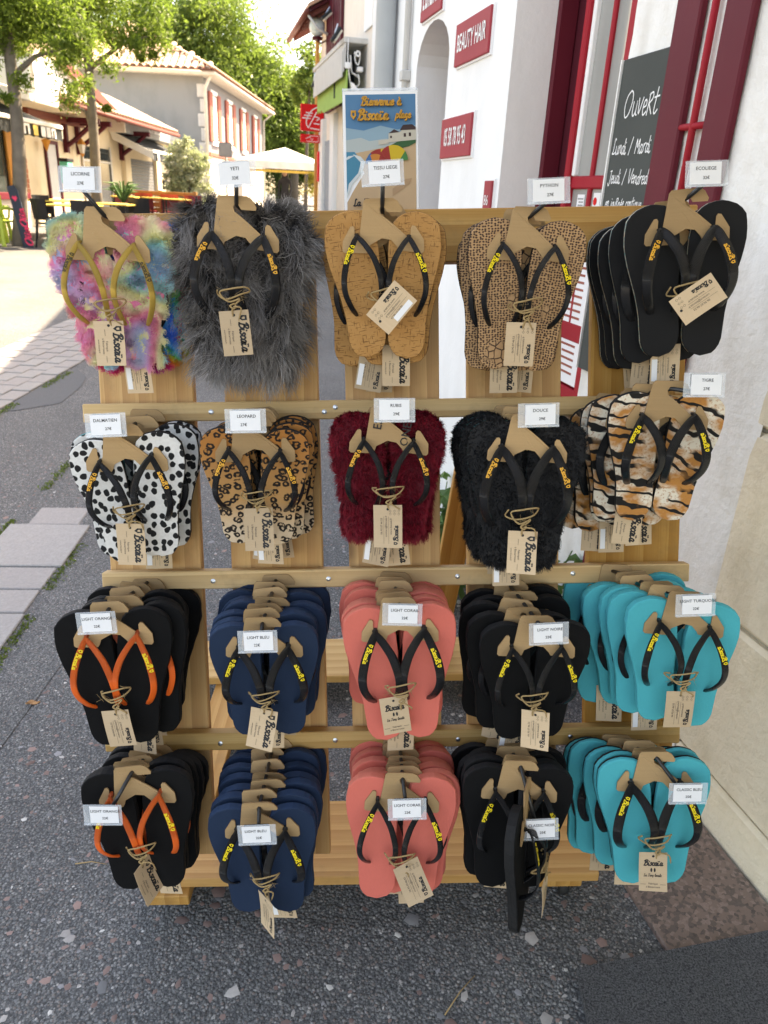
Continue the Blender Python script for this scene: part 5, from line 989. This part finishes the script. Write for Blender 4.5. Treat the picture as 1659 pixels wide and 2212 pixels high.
wpart('wall', cbox(MB(), 26.0, 31.5, -.2, 2.9, -4, 0), 'cream_plaster', c3); wpart('flat_roof', cbox(MB(), 26.0, 31.5, 2.9, 3.0, -4, .3), 'gutter_cream', c3)
for i in range(17): wpart('shutter_slat', cbox(MB(), 26.6, 29.4, .5 + i * .1, .592 + i * .1, 0, .03, .008), 'shutter_grey', c3)
for y in (26.3, 29.6): wpart('pillar', cbox(MB(), y - .25, y + .25, -.2, 2.7, 0, .15, .01), 'cream_plaster', c3)
wpart('sign_box', MB().bbox(-8.9, -8.5, 25.2, 31.2, 2.85, 3.38, .02), 'sign_grey', c3); wpart('sign_end', MB().bbox(-9.4, -8.48, 25.1, 25.2, 2.85, 3.4, .01), 'peach_plaster', c3); part('lettering', bars('En#E#', .3, .24, .06, lambda x, y, z: (x, y, 0)), 'white_paint', c3, c3.matrix_basis.inverted() @ frameM(Vector((-8.49, 28.3, 3.18)), Vector((0, 1, 0)), Vector((0, 0, 1)), Vector((1, 0, 0))))
lb = thing('letter_box', 'small black box on the shop pillar', 'box', (XL + .2, 30.2, 1.3)); wpart('body', cbox(MB(), 30.0, 30.4, 1.3, 1.65, .0, .2, .02), 'chair_black', lb); wpart('bracket', cbox(MB(), 29.85, 30.0, 1.45, 1.5, .0, .1), 'chair_black', lb)

# grey two-storey house with tiled hip roof
gh = thing('grey_house', 'grey two-storey house with tiled hip roof and red shutters', 'house', (-11, 36, gz(-9, 36)))
wpart('front_wall', MB().box(-15, -7.7, 32, 32.3, -.2, 5.3), 'grey_render', gh); wpart('side_wall', MB().box(-8.0, -7.69, 32.301, 45, -.2, 5.6), 'lilac_render', gh); wpart('lower_band', MB().box(-7.69, -7.65, 32.35, 45, -.2, 2.6), 'peach_plaster', gh); wpart('string_course', MB().bbox(-7.69, -7.58, 32.35, 45, 2.6, 2.75, .02), 'rust_pink', gh)
for i in range(9): wpart('quoin', MB().bbox(-7.95 + .1 * (i % 2), -7.66, 31.98, 32.3 - .1 * (i % 2), .6 + i * .5, 1.06 + i * .5, .03), 'concrete', gh)
wpart('eave', MB().box(-15.5, -7.2, 31.5, 45.5, 5.3, 5.42), 'gutter_cream', gh); wpart('gutter', MB().tube([(-15.5, 31.45, 5.36), (-7.15, 31.45, 5.36), (-7.15, 45.5, 5.36)], .09, 8), 'gutter_cream', gh, True); wpart('downpipe', MB().tube([(-7.3, 31.6, 5.3), (-7.6, 31.9, 4.9), (-7.6, 31.9, .2)], .06, 8), 'gutter_cream', gh, True)
wpart('downpipe', MB().tube([(-7.2, 45.2, 5.3), (-7.6, 44.9, 4.9), (-7.6, 44.9, .2)], .06, 8), 'gutter_cream', gh, True)
V = [(-15.6, 31.3, 5.43), (-7.05, 31.3, 5.43), (-7.05, 45.6, 5.43), (-15.6, 45.6, 5.43), (-11.3, 35.5, 7.35), (-11.3, 41.4, 7.35)]
wpart('roof', MB().add(V, [(0, 1, 4), (1, 2, 5, 4), (2, 3, 5), (3, 0, 4, 5), (0, 3, 2, 1)]), 'brown_red', gh)
tm2 = MB(); tm2.lathe([(.10, 0), (.115, .6)], 8, fr=lambda x, y, z: (x, z, max(0, y) * .8)); tme2 = fix(tm2.mesh('tile', 'roof_tile_pale'))
GI = gh.matrix_basis.inverted()
sl_ = math.atan2(1.92, 4.2)
for j in range(9):
    yy = 31.3 + j * .48; zz = 5.45 + j * .48 * 1.92 / 4.2; hw_ = 4.25 * (1 - j * .48 / 4.2)
    for i in range(int(hw_ * 2 / .27)): obj('tile', tme2, gh, GI @ Matrix.Translation((-11.3 - hw_ + .1 + i * .27, yy, zz)) @ Matrix.Rotation(sl_, 4, 'X') @ Matrix.Rotation(random.uniform(-.03, .03), 4, 'Z'))
tm3 = []
st_ = MB()
for j in range(9):
    for i in range(52):
        yy = 31.4 + i * .27; d0 = j * .48
        if yy - 31.3 < d0 or 45.6 - yy < d0 : continue
        st_.lathe([(.10, 0), (.115, .56)], 5, fr=lambda x, y, z: (-7.05 - d0 - z * .9, yy + x, 5.47 + d0 * .45 + z * .41 + max(0, y) * .8))
tag(wpart('side_roof_tiles', st_, 'roof_tile_pale', gh), kind='stuff')
for y in (33.6, 36.6, 39.7, 42.8):
    wpart('window', MB().box(-7.69, -7.66, y - .45, y + .45, 3.2, 4.85), 'window_glass', gh); wpart('window_frame', MB().bbox(-7.69, -7.63, y - .55, y + .55, 4.85, 5.0, .01).bbox(-7.69, -7.60, y - .6, y + .6, 3.02, 3.2, .01), 'white_paint', gh)
    for sg in (-1, 1): wpart('shutter', MB().bbox(-7.68, -7.60, y + sg * .72 - .26, y + sg * .72 + .26, 3.15, 4.9, .01), 'rust_pink', gh)
    wpart('curtain', MB().box(-7.658, -7.65, y - .4, y + .4, 3.25, 4.8), 'awning_white', gh)

# terrace furniture
def table(label, x, y, h=.74, l=1.2, w=.75, rz=0, mat='table_yellow', group='terrace tables'):
    t = thing('terrace_table', label, 'table', (x, y, gz(x, y)), rz, group)
    for i in range(4): part('top_board', MB().bbox(-w / 2 + i * w / 4 + .004, -w / 2 + (i + 1) * w / 4 - .004, -l / 2, l / 2, h - .03, h, .004), mat, t)
    for sx in (-1, 1):
        for sy in (-1, 1): part('leg', MB().tube([(sx * w * .42, sy * l * .42, 0), (sx * w * .38, sy * l * .40, h - .03)], .022, 6), 'chair_black', t)
    return t
def chair(label, x, y, rz, mat='chair_black', group='black terrace chairs', arms=False):
    t = thing('terrace_chair', label, 'chair', (x, y, gz(x, y)), rz, group); part('seat', MB().bbox(-.22, .22, -.22, .22, .42, .45, .01), mat, t)
    bk_ = MB()
    V = [(x_, .20 + .05 * q + .04 * (1 - (x_ / .22) ** 2), .50 + .36 * q) for q in (0, .33, .66, 1) for x_ in (-.22, -.11, 0, .11, .22)]
    bk_.add(V + [(a, b + .02, c) for a, b, c in V], [(j * 5 + i, j * 5 + i + 1, (j + 1) * 5 + i + 1, (j + 1) * 5 + i) for j in range(3) for i in range(4)] + [(20 + j * 5 + i, 20 + (j + 1) * 5 + i, 20 + (j + 1) * 5 + i + 1, 20 + j * 5 + i + 1) for j in range(3) for i in range(4)]); part('backrest', bk_, mat, t)
    for sx in (-1, 1):
        for sy in (-1, 1): part('leg', MB().tube([(sx * .23, sy * .24, 0), (sx * .19, sy * .19, .43 if sy < 0 else .52)], .018 if not arms else .04, 6), mat, t)
        if arms: part('armrest', MB().tube([(sx * .24, .22, .66), (sx * .27, 0, .66), (sx * .25, -.2, .62), (sx * .22, -.22, .44)], .025, 6), mat, t)
    return t
table('yellow board terrace table between tree and cafe door', -7.55, 17.3, l=1.7); table('yellow board terrace table beside the black chairs', -6.55, 15.9, l=1.5, w=.7); table('yellow terrace table before the timbered cafe', -6.1, 17.2, l=1.0)
chair('black terrace chair beside the painted tree trunk', -6.55, 14.9, 2.6); chair('black terrace chair with its back to the street by table', -6.05, 15.2, 3.5); chair('black terrace chair tucked behind the yellow table', -7.2, 16.4, 1.2); chair('black terrace chair facing the timbered cafe', -5.75, 17.6, 3.4)
chair('olive green armchair beside the tree trunk', -7.55, 14.9, 2.9, 'chair_green', 'olive green terrace armchairs', True); chair('olive green armchair behind the nearer green one', -7.95, 15.5, 3.4, 'chair_green', 'olive green terrace armchairs', True)
# slatted terrace screen with red chairs and tables behind
sc_ = thing('terrace_screen', 'low brown slatted timber screen round the far terrace', 'screen', (-6.2, 21, gz(-6, 21)))
for i in range(5): wpart('slat', MB().bbox(-7.3, -5.35, 20.98, 21.02, .62 + i * .135, .735 + i * .135, .006), 'terrace_wood', sc_)
for x in (-7.25, -6.3, -5.4): wpart('post', MB().bbox(x - .05, x + .05, 21.021, 21.12, .3, 1.3, .008), 'terrace_wood', sc_)
for i, (x, y) in enumerate(((-6.9, 20.2), (-6.2, 20.4), (-5.6, 20.2))): table(('yellow', 'pale yellow', 'small yellow')[i] + ' terrace table before the timber screen', x, y, .78, .7, .6)
for i, x in enumerate((-7.05, -6.55, -5.95, -5.4)): chair(['dark red terrace chair at the cafe end of the timber screen', 'dark red terrace chair behind the pale yellow table', 'dark red terrace chair between the two smaller yellow tables', 'dark red terrace chair at the street end of the timber screen'][i], x, 20.65, 3.0 + i * .2, 'chair_red', 'dark red terrace chairs')
# painted board leaning on the trunk
bd = thing('painted_board', 'navy board with pink handwriting leaning on the tree trunk', 'sign', (-6.9, 14.75, gz(-7, 14.7)))
fr = lambda x, y, z: Vector((-6.98 + x + y * -.16, 14.72 + z, gz(-7, 14.7) + y))
wpart('board', MB().prism([(-.09, 0), (.09, 0), (.09, 1.0), (.04, 1.08), (-.09, 1.05)], 0, .03, fr=fr), 'navy_board', bd); mb = MB(); strokes('OiinOiin', .16, .2, .1, 0, 0, mb, lambda x, y, z: fr(.05 - y * .8 + .06, .04 + x * 1.05, -.006)); mb.add([fr(x, y, -.006) for x, y in ((.0, .80), (.05, .86), (.03, .90), (0, .88), (-.03, .90), (-.05, .86))], [tuple(range(6))]); wpart('lettering', mb, 'pink_ink', bd)

# white pavilion and the woman under it
pv = thing('parasol', 'large white parasol with yellow trim over the far terrace', 'parasol', (-3.75, 26, gz(-4, 26)))
wpart('canopy', MB().add([(-5.1, 24.8, 2.28), (-2.4, 24.8, 2.28), (-2.4, 27.4, 2.28), (-5.1, 27.4, 2.28), (-3.75, 26.1, 2.72)], [(0, 1, 4), (1, 2, 4), (2, 3, 4), (3, 0, 4)]), 'awning_white', pv)
for q in (((-5.1, 24.8), (-2.4, 24.8)), ((-2.4, 24.8), (-2.4, 27.4)), ((-5.1, 24.8), (-5.1, 27.4))): 
    a, b = q; mb = MB(); V = []
    for i in range(13): t_ = i / 12; x, y = a[0] + (b[0] - a[0]) * t_, a[1] + (b[1] - a[1]) * t_; V += [(x, y, 2.28), (x + .02 * math.sin(i * 2), y - .02 * (i % 2), 2.06)]
    mb.add(V, [(2 * i, 2 * i + 1, 2 * i + 3, 2 * i + 2) for i in range(12)]); wpart('valance', mb, 'awning_white', pv)
wpart('trim', MB().tube([(-5.0, 24.9, 2.0), (-2.5, 24.9, 2.0)], .04, 6), 'table_yellow', pv); wpart('pole', MB().tube([(-3.75, 26.1, .3), (-3.75, 26.1, 2.7)], .035, 8), 'white_paint', pv)
for x, y in ((-5.0, 24.95), (-2.5, 24.95)): wpart('post', MB().bbox(x - .08, x + .08, y, y + .16, .3, 2.05, .01), 'peach_plaster', pv)
def person(x, y):
    z0 = gz(x, y); t = thing('person', 'woman with long dark hair in dark top standing under parasol', 'person', (x, y, z0)); me = bpy.data.meshes.new('body')
    J = [(0, 0, .86), (0, 0, 1.05), (0, 0, 1.28), (0, 0, 1.36), (0, -.01, 1.42), (0, -.02, 1.52), (.16, 0, 1.26), (.2, -.02, 1.0), (.16, -.14, .82), (-.16, 0, 1.26), (-.2, .02, 1.0), (-.18, -.1, .80), (.085, 0, .8), (.09, -.02, .44), (.09, .02, .06), (.09, -.1, .03), (-.085, 0, .8), (-.09, -.02, .44), (-.09, .02, .06), (-.09, -.1, .03)]
    E_ = [(0, 1), (1, 2), (2, 3), (3, 4), (4, 5), (2, 6), (6, 7), (7, 8), (2, 9), (9, 10), (10, 11), (0, 12), (12, 13), (13, 14), (14, 15), (0, 16), (16, 17), (17, 18), (18, 19)]
    Rr = [.14, .12, .13, .06, .06, .1, .06, .045, .035, .06, .045, .035, .09, .06, .04, .035, .09, .06, .04, .035]
    me.from_pydata(J, E_, []); o = obj('body', me, t); me.materials.append(MAT['dark_cloth']); m = o.modifiers.new('skin', 'SKIN'); 
    for i, v_ in enumerate(me.skin_vertices[0].data): v_.radius = (Rr[i], Rr[i] * .8); v_.use_root = i == 0
    o.modifiers.new('sub', 'SUBSURF').levels = 1
    part('face', MB().lathe([(.001, -.12), (.06, -.08), (.085, 0), (.07, .08), (.001, .12)], 12, fr=lambda a, b, c: (a, b * .9 - .04, 1.5 + c)), 'skin', t, None, True)
    part('hair', MB().lathe([(.13, -.34), (.12, -.2), (.11, 0), (.10, .08), (.06, .14), (.001, .16)], 12, fr=lambda a, b, c: (a, b * .75 + .035, 1.5 + c)), 'dark_hair', t, None, True); return t
person(-3.68, 25.6)
rs = thing('road_sign', 'back of a grey rectangular road sign on a pole', 'sign', (-4.75, 22, gz(-4.7, 22))); wpart('panel', MB().bbox(-4.94, -4.58, 22, 22.03, 2.2, 2.56, .03), 'sign_grey', rs); wpart('pole', MB().tube([(-4.76, 22.05, .3), (-4.76, 22.05, 2.5)], .03, 8), 'steel', rs); wpart('lower_panel', MB().bbox(-4.88, -4.62, 22, 22.03, 1.95, 2.1, .02), 'sign_grey', rs)

# ================================================================== PLANTS
def leaf_cloud(name, mat, blobs, n, size, seed, clumps=90, spread=.16, asp=.6):
    """leaves in clumps scattered through a few ellipsoids"""
    r = np.random.default_rng(seed); w = np.array([b[3] * b[4] * b[5] for b in blobs]); w = w / w.sum(); B = np.array([b[:6] for b in blobs])
    k_ = r.choice(len(blobs), clumps, p=w); d = r.normal(0, 1, (clumps, 3)); d /= np.linalg.norm(d, axis=1)[:, None]; cc = B[k_, :3] + d * B[k_, 3:6] * (r.random((clumps, 1)) ** .4)
    cs = spread * B[k_, 3:6].mean(1) * r.uniform(.6, 1.4, clumps); i = r.integers(0, clumps, n); p = cc[i] + r.normal(0, 1, (n, 3)) * cs[i][:, None] * (1, 1, .75)
    a = r.normal(0, 1, (n, 3)); a /= np.linalg.norm(a, axis=1)[:, None]; b = np.cross(a, r.normal(0, 1, (n, 3)) + (0, 0, 1.2)); b /= np.linalg.norm(b, axis=1)[:, None] + 1e-9
    s_ = size * r.uniform(.6, 1.3, (n, 1)); V = np.stack([p - a * s_, p - b * s_ * asp * .5 + a * s_ * .1, p + a * s_, p + b * s_ * asp * .5 + a * s_ * .1], 1)
    cr_ = r.random(clumps); rn = np.clip(.5 * cr_[i] + .5 * r.random(n), 0, 1)
    return bulk(name, V.reshape(-1, 3), np.arange(n * 4).reshape(n, 4), mat, dict(rnd=np.repeat(rn, 4)))
def tree(label, x, y, trunk, rad, blobs, mat, n, size, seed, limbs=(), bark='bark', group=None, clumps=90, spread=.16):
    z0 = gz(x, y); t = thing('tree', label, 'tree', (x, y, z0), 0, group); tm = MB(); m = len(trunk)
    tm.tube(trunk, [rad * (1.15 if i == 0 else 1 - .5 * i / m) for i in range(m)], 10); tr = wpart('trunk', tm, bark, t, True)
    for l in limbs: wpart('limb', MB().tube(l, [rad * .45 * (1 - .75 * i / (len(l) - 1)) for i in range(len(l))], 7), bark, t, True)
    tag(obj('crown', leaf_cloud('crown', mat, blobs, n, size, seed, clumps, spread), t, t.matrix_basis.inverted()), kind='stuff'); return t
g0_ = gz(-7.25, 14.9)
tree('oak street tree with lichened trunk by the green armchairs', -7.25, 14.95, [(-7.25, 14.95, g0_ - .1), (-7.14, 14.95, .9), (-7.03, 14.95, 1.9), (-6.98, 14.95, 2.7), (-7.0, 15.0, 3.6), (-7.0, 15.0, 5.2)], .14,
     [(-7.1, 15, 3.5, .75, .8, .45), (-7.5, 14.8, 4.5, 1.4, 1.2, .9), (-6.2, 15.2, 3.9, .9, .9, .75), (-5.9, 15.4, 3.1, .55, .6, .55), (-6.9, 14.4, 2.9, .5, .5, .3)], 'leaf_oak', 26000, .05, 1, [[(-7.05, 14.95, 3.0), (-6.6, 15.1, 3.4), (-6.0, 15.2, 3.6)], [(-7.0, 15, 3.4), (-7.5, 14.9, 3.9), (-8.1, 14.8, 4.2)]], 'lichen_bark', 'oak street trees', 110, .17)
g1_ = gz(-6.8, 18)
tree('oak street tree with slender bare trunk before the timbered cafe', -6.85, 18, [(-6.85, 18, g1_ - .1), (-6.83, 18, 1.2), (-6.78, 18, 2.1), (-6.75, 18, 3.2), (-6.72, 18, 4.4), (-6.7, 18, 5.6)], .125,
     [(-6.5, 18, 4.9, 1.6, 1.3, .8), (-5.5, 18, 4.3, .9, .9, .5), (-7.6, 18, 4.2, .8, .8, .6), (-6.75, 17.9, 2.85, .55, .4, .20), (-5.2, 17.8, 4.0, .5, .5, .35)], 'leaf_oak', 24000, .052, 2, [[(-6.75, 18, 3.6), (-6.0, 18, 4.1), (-5.3, 18, 4.3)], [(-6.78, 18, 2.4), (-6.9, 18, 2.8), (-7.1, 17.9, 2.9)], [(-6.74, 18, 3.8), (-7.4, 18, 4.2)]], 'lichen_bark', 'oak street trees', 100, .17)
far = [(-14.5, 50, 8.2, 3.2, 3.6, 0), (-11.6, 49, 8.6, 3.2, 3.8, 1), (-9.2, 52, 7.0, 2.6, 3.4, 2), (-7.2, 54, 5.6, 2.2, 2.8, 3), (-20, 48, 8.5, 4, 4.2, 4), (-5.4, 60, 4.6, 2.4, 3.2, 5), (-3.2, 64, 4.4, 2.6, 3.2, 6), (-9, 60, 4.5, 3.0, 3.5, 8)]
fl = ['tall leafy tree rising behind the hip roof', 'tallest leafy tree behind the grey house', 'leafy tree above the gutter end of the grey house', 'lower leafy tree past the end of the grey house', 'leafy tree behind the corner cafe', 'leafy tree behind the parasol', 'leafy tree between the parasol and the red sign', 'dark leafy tree beyond the road sign']
for i, (x, y, zc, rx, rz_, sd) in enumerate(far):
    bl = [(x, y, zc, rx, rx, rz_)] + [(x + random.uniform(-1, 1) * rx * .7, y + random.uniform(-.5, .5), zc + random.uniform(-.6, .8) * rz_ * .7, rx * .5, rx * .5, rz_ * .4) for _ in range(4)]
    tree(fl[i], x, y, [(x, y, .3), (x + .1, y, 3), (x, y, zc)], .3, bl, 'leaf_far' if i < 7 else 'leaf_dark', 20000, .17, 20 + sd, [], 'bark', 'trees behind the grey house', 120, .2)
tree('thin tall tree with sparse top beside the red sign', -5.2, 44, [(-5.2, 44, .4), (-5.15, 44, 3.5), (-5.0, 44, 6.5), (-4.9, 44, 8.4)], .10, [(-4.9, 44, 7.3, 1.0, .9, 1.2), (-4.2, 44, 6.4, .7, .6, .8), (-5.6, 44, 6.0, .5, .5, .5)], 'leaf_far', 3800, .15, 41, [[(-5.05, 44, 5.5), (-4.5, 44, 6.3), (-4.1, 44, 6.6)]], 'bark', None, 60, .2)
tree('thin sparse tree close against the shop facade corner', -3.6, 40, [(-3.6, 40, .4), (-3.6, 40, 4), (-3.4, 40, 7)], .07, [(-3.5, 40, 5.4, .7, .6, 1.1), (-3.3, 40, 6.8, .6, .6, .8)], 'leaf_far', 2600, .14, 42, [], 'bark', None, 50, .2)
sh = thing('shrub', 'large pale silvery shrub in bloom before the grey house', 'shrub', (-6.3, 24, gz(-6.3, 24))); wpart('stem', MB().tube([(-6.3, 24, .3), (-6.3, 24, 1.6)], .05, 6), 'bark', sh)
tag(obj('foliage', leaf_cloud('foliage', 'leaf_shrub', [(-6.35, 24, 2.0, .62, .6, .75), (-6.1, 24, 1.3, .6, .6, .6), (-6.6, 24, 1.5, .5, .5, .5)], 12000, .06, 51, 130, .13), sh, sh.matrix_basis.inverted()), kind='stuff')
sp2 = thing('potted_palm', 'bright green spiky plant behind the terrace tables', 'plant', (-6.55, 18.9, gz(-6.5, 18.9))); mb = MB()
for i in range(34):
    a = random.uniform(0, 6.3); l = random.uniform(.3, .55); u_ = random.uniform(.35, .8); mb.tube([(-6.55, 18.9, 1.0), (-6.55 + math.cos(a) * l * .5, 18.9 + math.sin(a) * l * .5, 1.0 + u_ * .6), (-6.55 + math.cos(a) * l, 18.9 + math.sin(a) * l, 1.0 + u_ * .62)], [.02, .022, .002], 4)
wpart('leaves', mb, 'leaf_mallow', sp2); wpart('pot', MB().lathe([(.001, .35), (.16, .35), (.2, 1.0), (.17, 1.0), (.001, .95)], 14, fr=lambda x, y, z: (-6.55 + x, 18.9 + y, z)), 'chair_black', sp2)
gv = thing('trailing_plant', 'green plant trailing down the parasol post', 'plant', (-2.7, 24.8, 1.2)); tag(obj('foliage', leaf_cloud('foliage', 'leaf_yellow', [(-2.72, 24.8, 1.7, .14, .14, .35)], 700, .04, 55, 20, .3), gv, gv.matrix_basis.inverted()), kind='stuff'); wpart('stem', MB().tube([(-2.7, 24.85, 1.95), (-2.72, 24.8, 1.4)], .01, 5), 'bark', gv)
# hollyhock-like plants growing at the foot of the wall behind the rack
def mallow(label, x, y, h, seed, nst=3, nl=16):
    r = random.Random(seed); z0 = gz(x, y); t = thing('wall_plant', label, 'plant', (x, y, z0), 0, 'mallows at the wall foot')
    for s_ in range(nst):
        a = r.uniform(0, 6.3); q = [(0, 0, 0), (math.cos(a) * .04, math.sin(a) * .04, h * .5), (math.cos(a) * .09, math.sin(a) * .09, h * r.uniform(.8, 1))]
        part('stem', MB().tube([tuple(e) for e in spline(q, 4)], [.006 - .004 * i / 8 for i in range(9)], 6), 'leaf_mallow', t, None, True)
        for i in range(nl // nst):
            f = r.uniform(.15, 1); p = Vector((math.cos(a) * .09 * f, math.sin(a) * .09 * f, h * f)); b = r.uniform(0, 6.3); l = r.uniform(.05, .11); tip = p + Vector((math.cos(b) * l, math.sin(b) * l, r.uniform(-.01, .05)))
            part('leaf_stalk', MB().tube([p, (p + tip) / 2 + Vector((0, 0, .012)), tip], .002, 4), 'leaf_mallow', t)
            R = r.uniform(.030, .058); V = [(0, 0, 0)]; m = 20
            for j in range(m): an = 2 * math.pi * j / m; rr = R * (.78 + .22 * abs(math.sin(an * 2.5))) * (1 if j else .4); V.append((rr * math.cos(an), rr * math.sin(an), .012 * math.cos(an * 5) - .25 * rr * rr / R))
            lm = MB().add(V, [(0, j, j % m + 1) for j in range(1, m + 1)]); part('leaf', lm, 'leaf_mallow', t, Matrix.Translation(tip) @ Matrix.Rotation(b, 4, 'Z') @ Matrix.Rotation(r.uniform(.1, 1.0), 4, 'Y') @ Matrix.Rotation(r.uniform(-.5, .5), 4, 'X'))
        if h > .6: part('bud', MB().lathe([(.001, -.01), (.008, 0), (.007, .01), (.001, .016)], 8, fr=lambda c, d, e: (c + q[2][0], d + q[2][1], e + q[2][2])), 'leaf_mallow', t)
for i, (q, hh) in enumerate(((wp(1.42, .27, 0), .42), (wp(1.12, .14, 0), .62), (wp(1.6, .30, 0), .34), (wp(.86, .12, 0), .46), (wp(1.25, .30, 0), .30))):
    mallow(['leafy green mallow at the foot of the white house corner', 'tall budding mallow before the red door', 'short leafy mallow under the salon plates', 'leafy mallow beside the open red leaf', 'low mallow behind the middle planks'][i], q.x, q.y, hh, 60 + i)

# added awning, never in view, put up only to shade the pavement
aw = thing('added_shade_awning', 'added unseen canvas awning that shades the pavement', 'awning', wp(-.8, .5, 2.4))
wpart('canvas', MB().box(-3.0, .1, .0, 1.35, 0, .01, fr=lambda a, b, c: wp(a, b, 2.85 - b * .18 + c)), 'awning_white', aw); wpart('front_bar', MB().tube([wp(-3.0, 1.35, 2.61), wp(.1, 1.35, 2.61)], .025, 8), 'steel', aw)
for s_ in (-2.6, -1.2, 0): wpart('arm', MB().tube([wp(s_, .02, 2.5), wp(s_, 1.32, 2.59)], .018, 8), 'steel', aw)
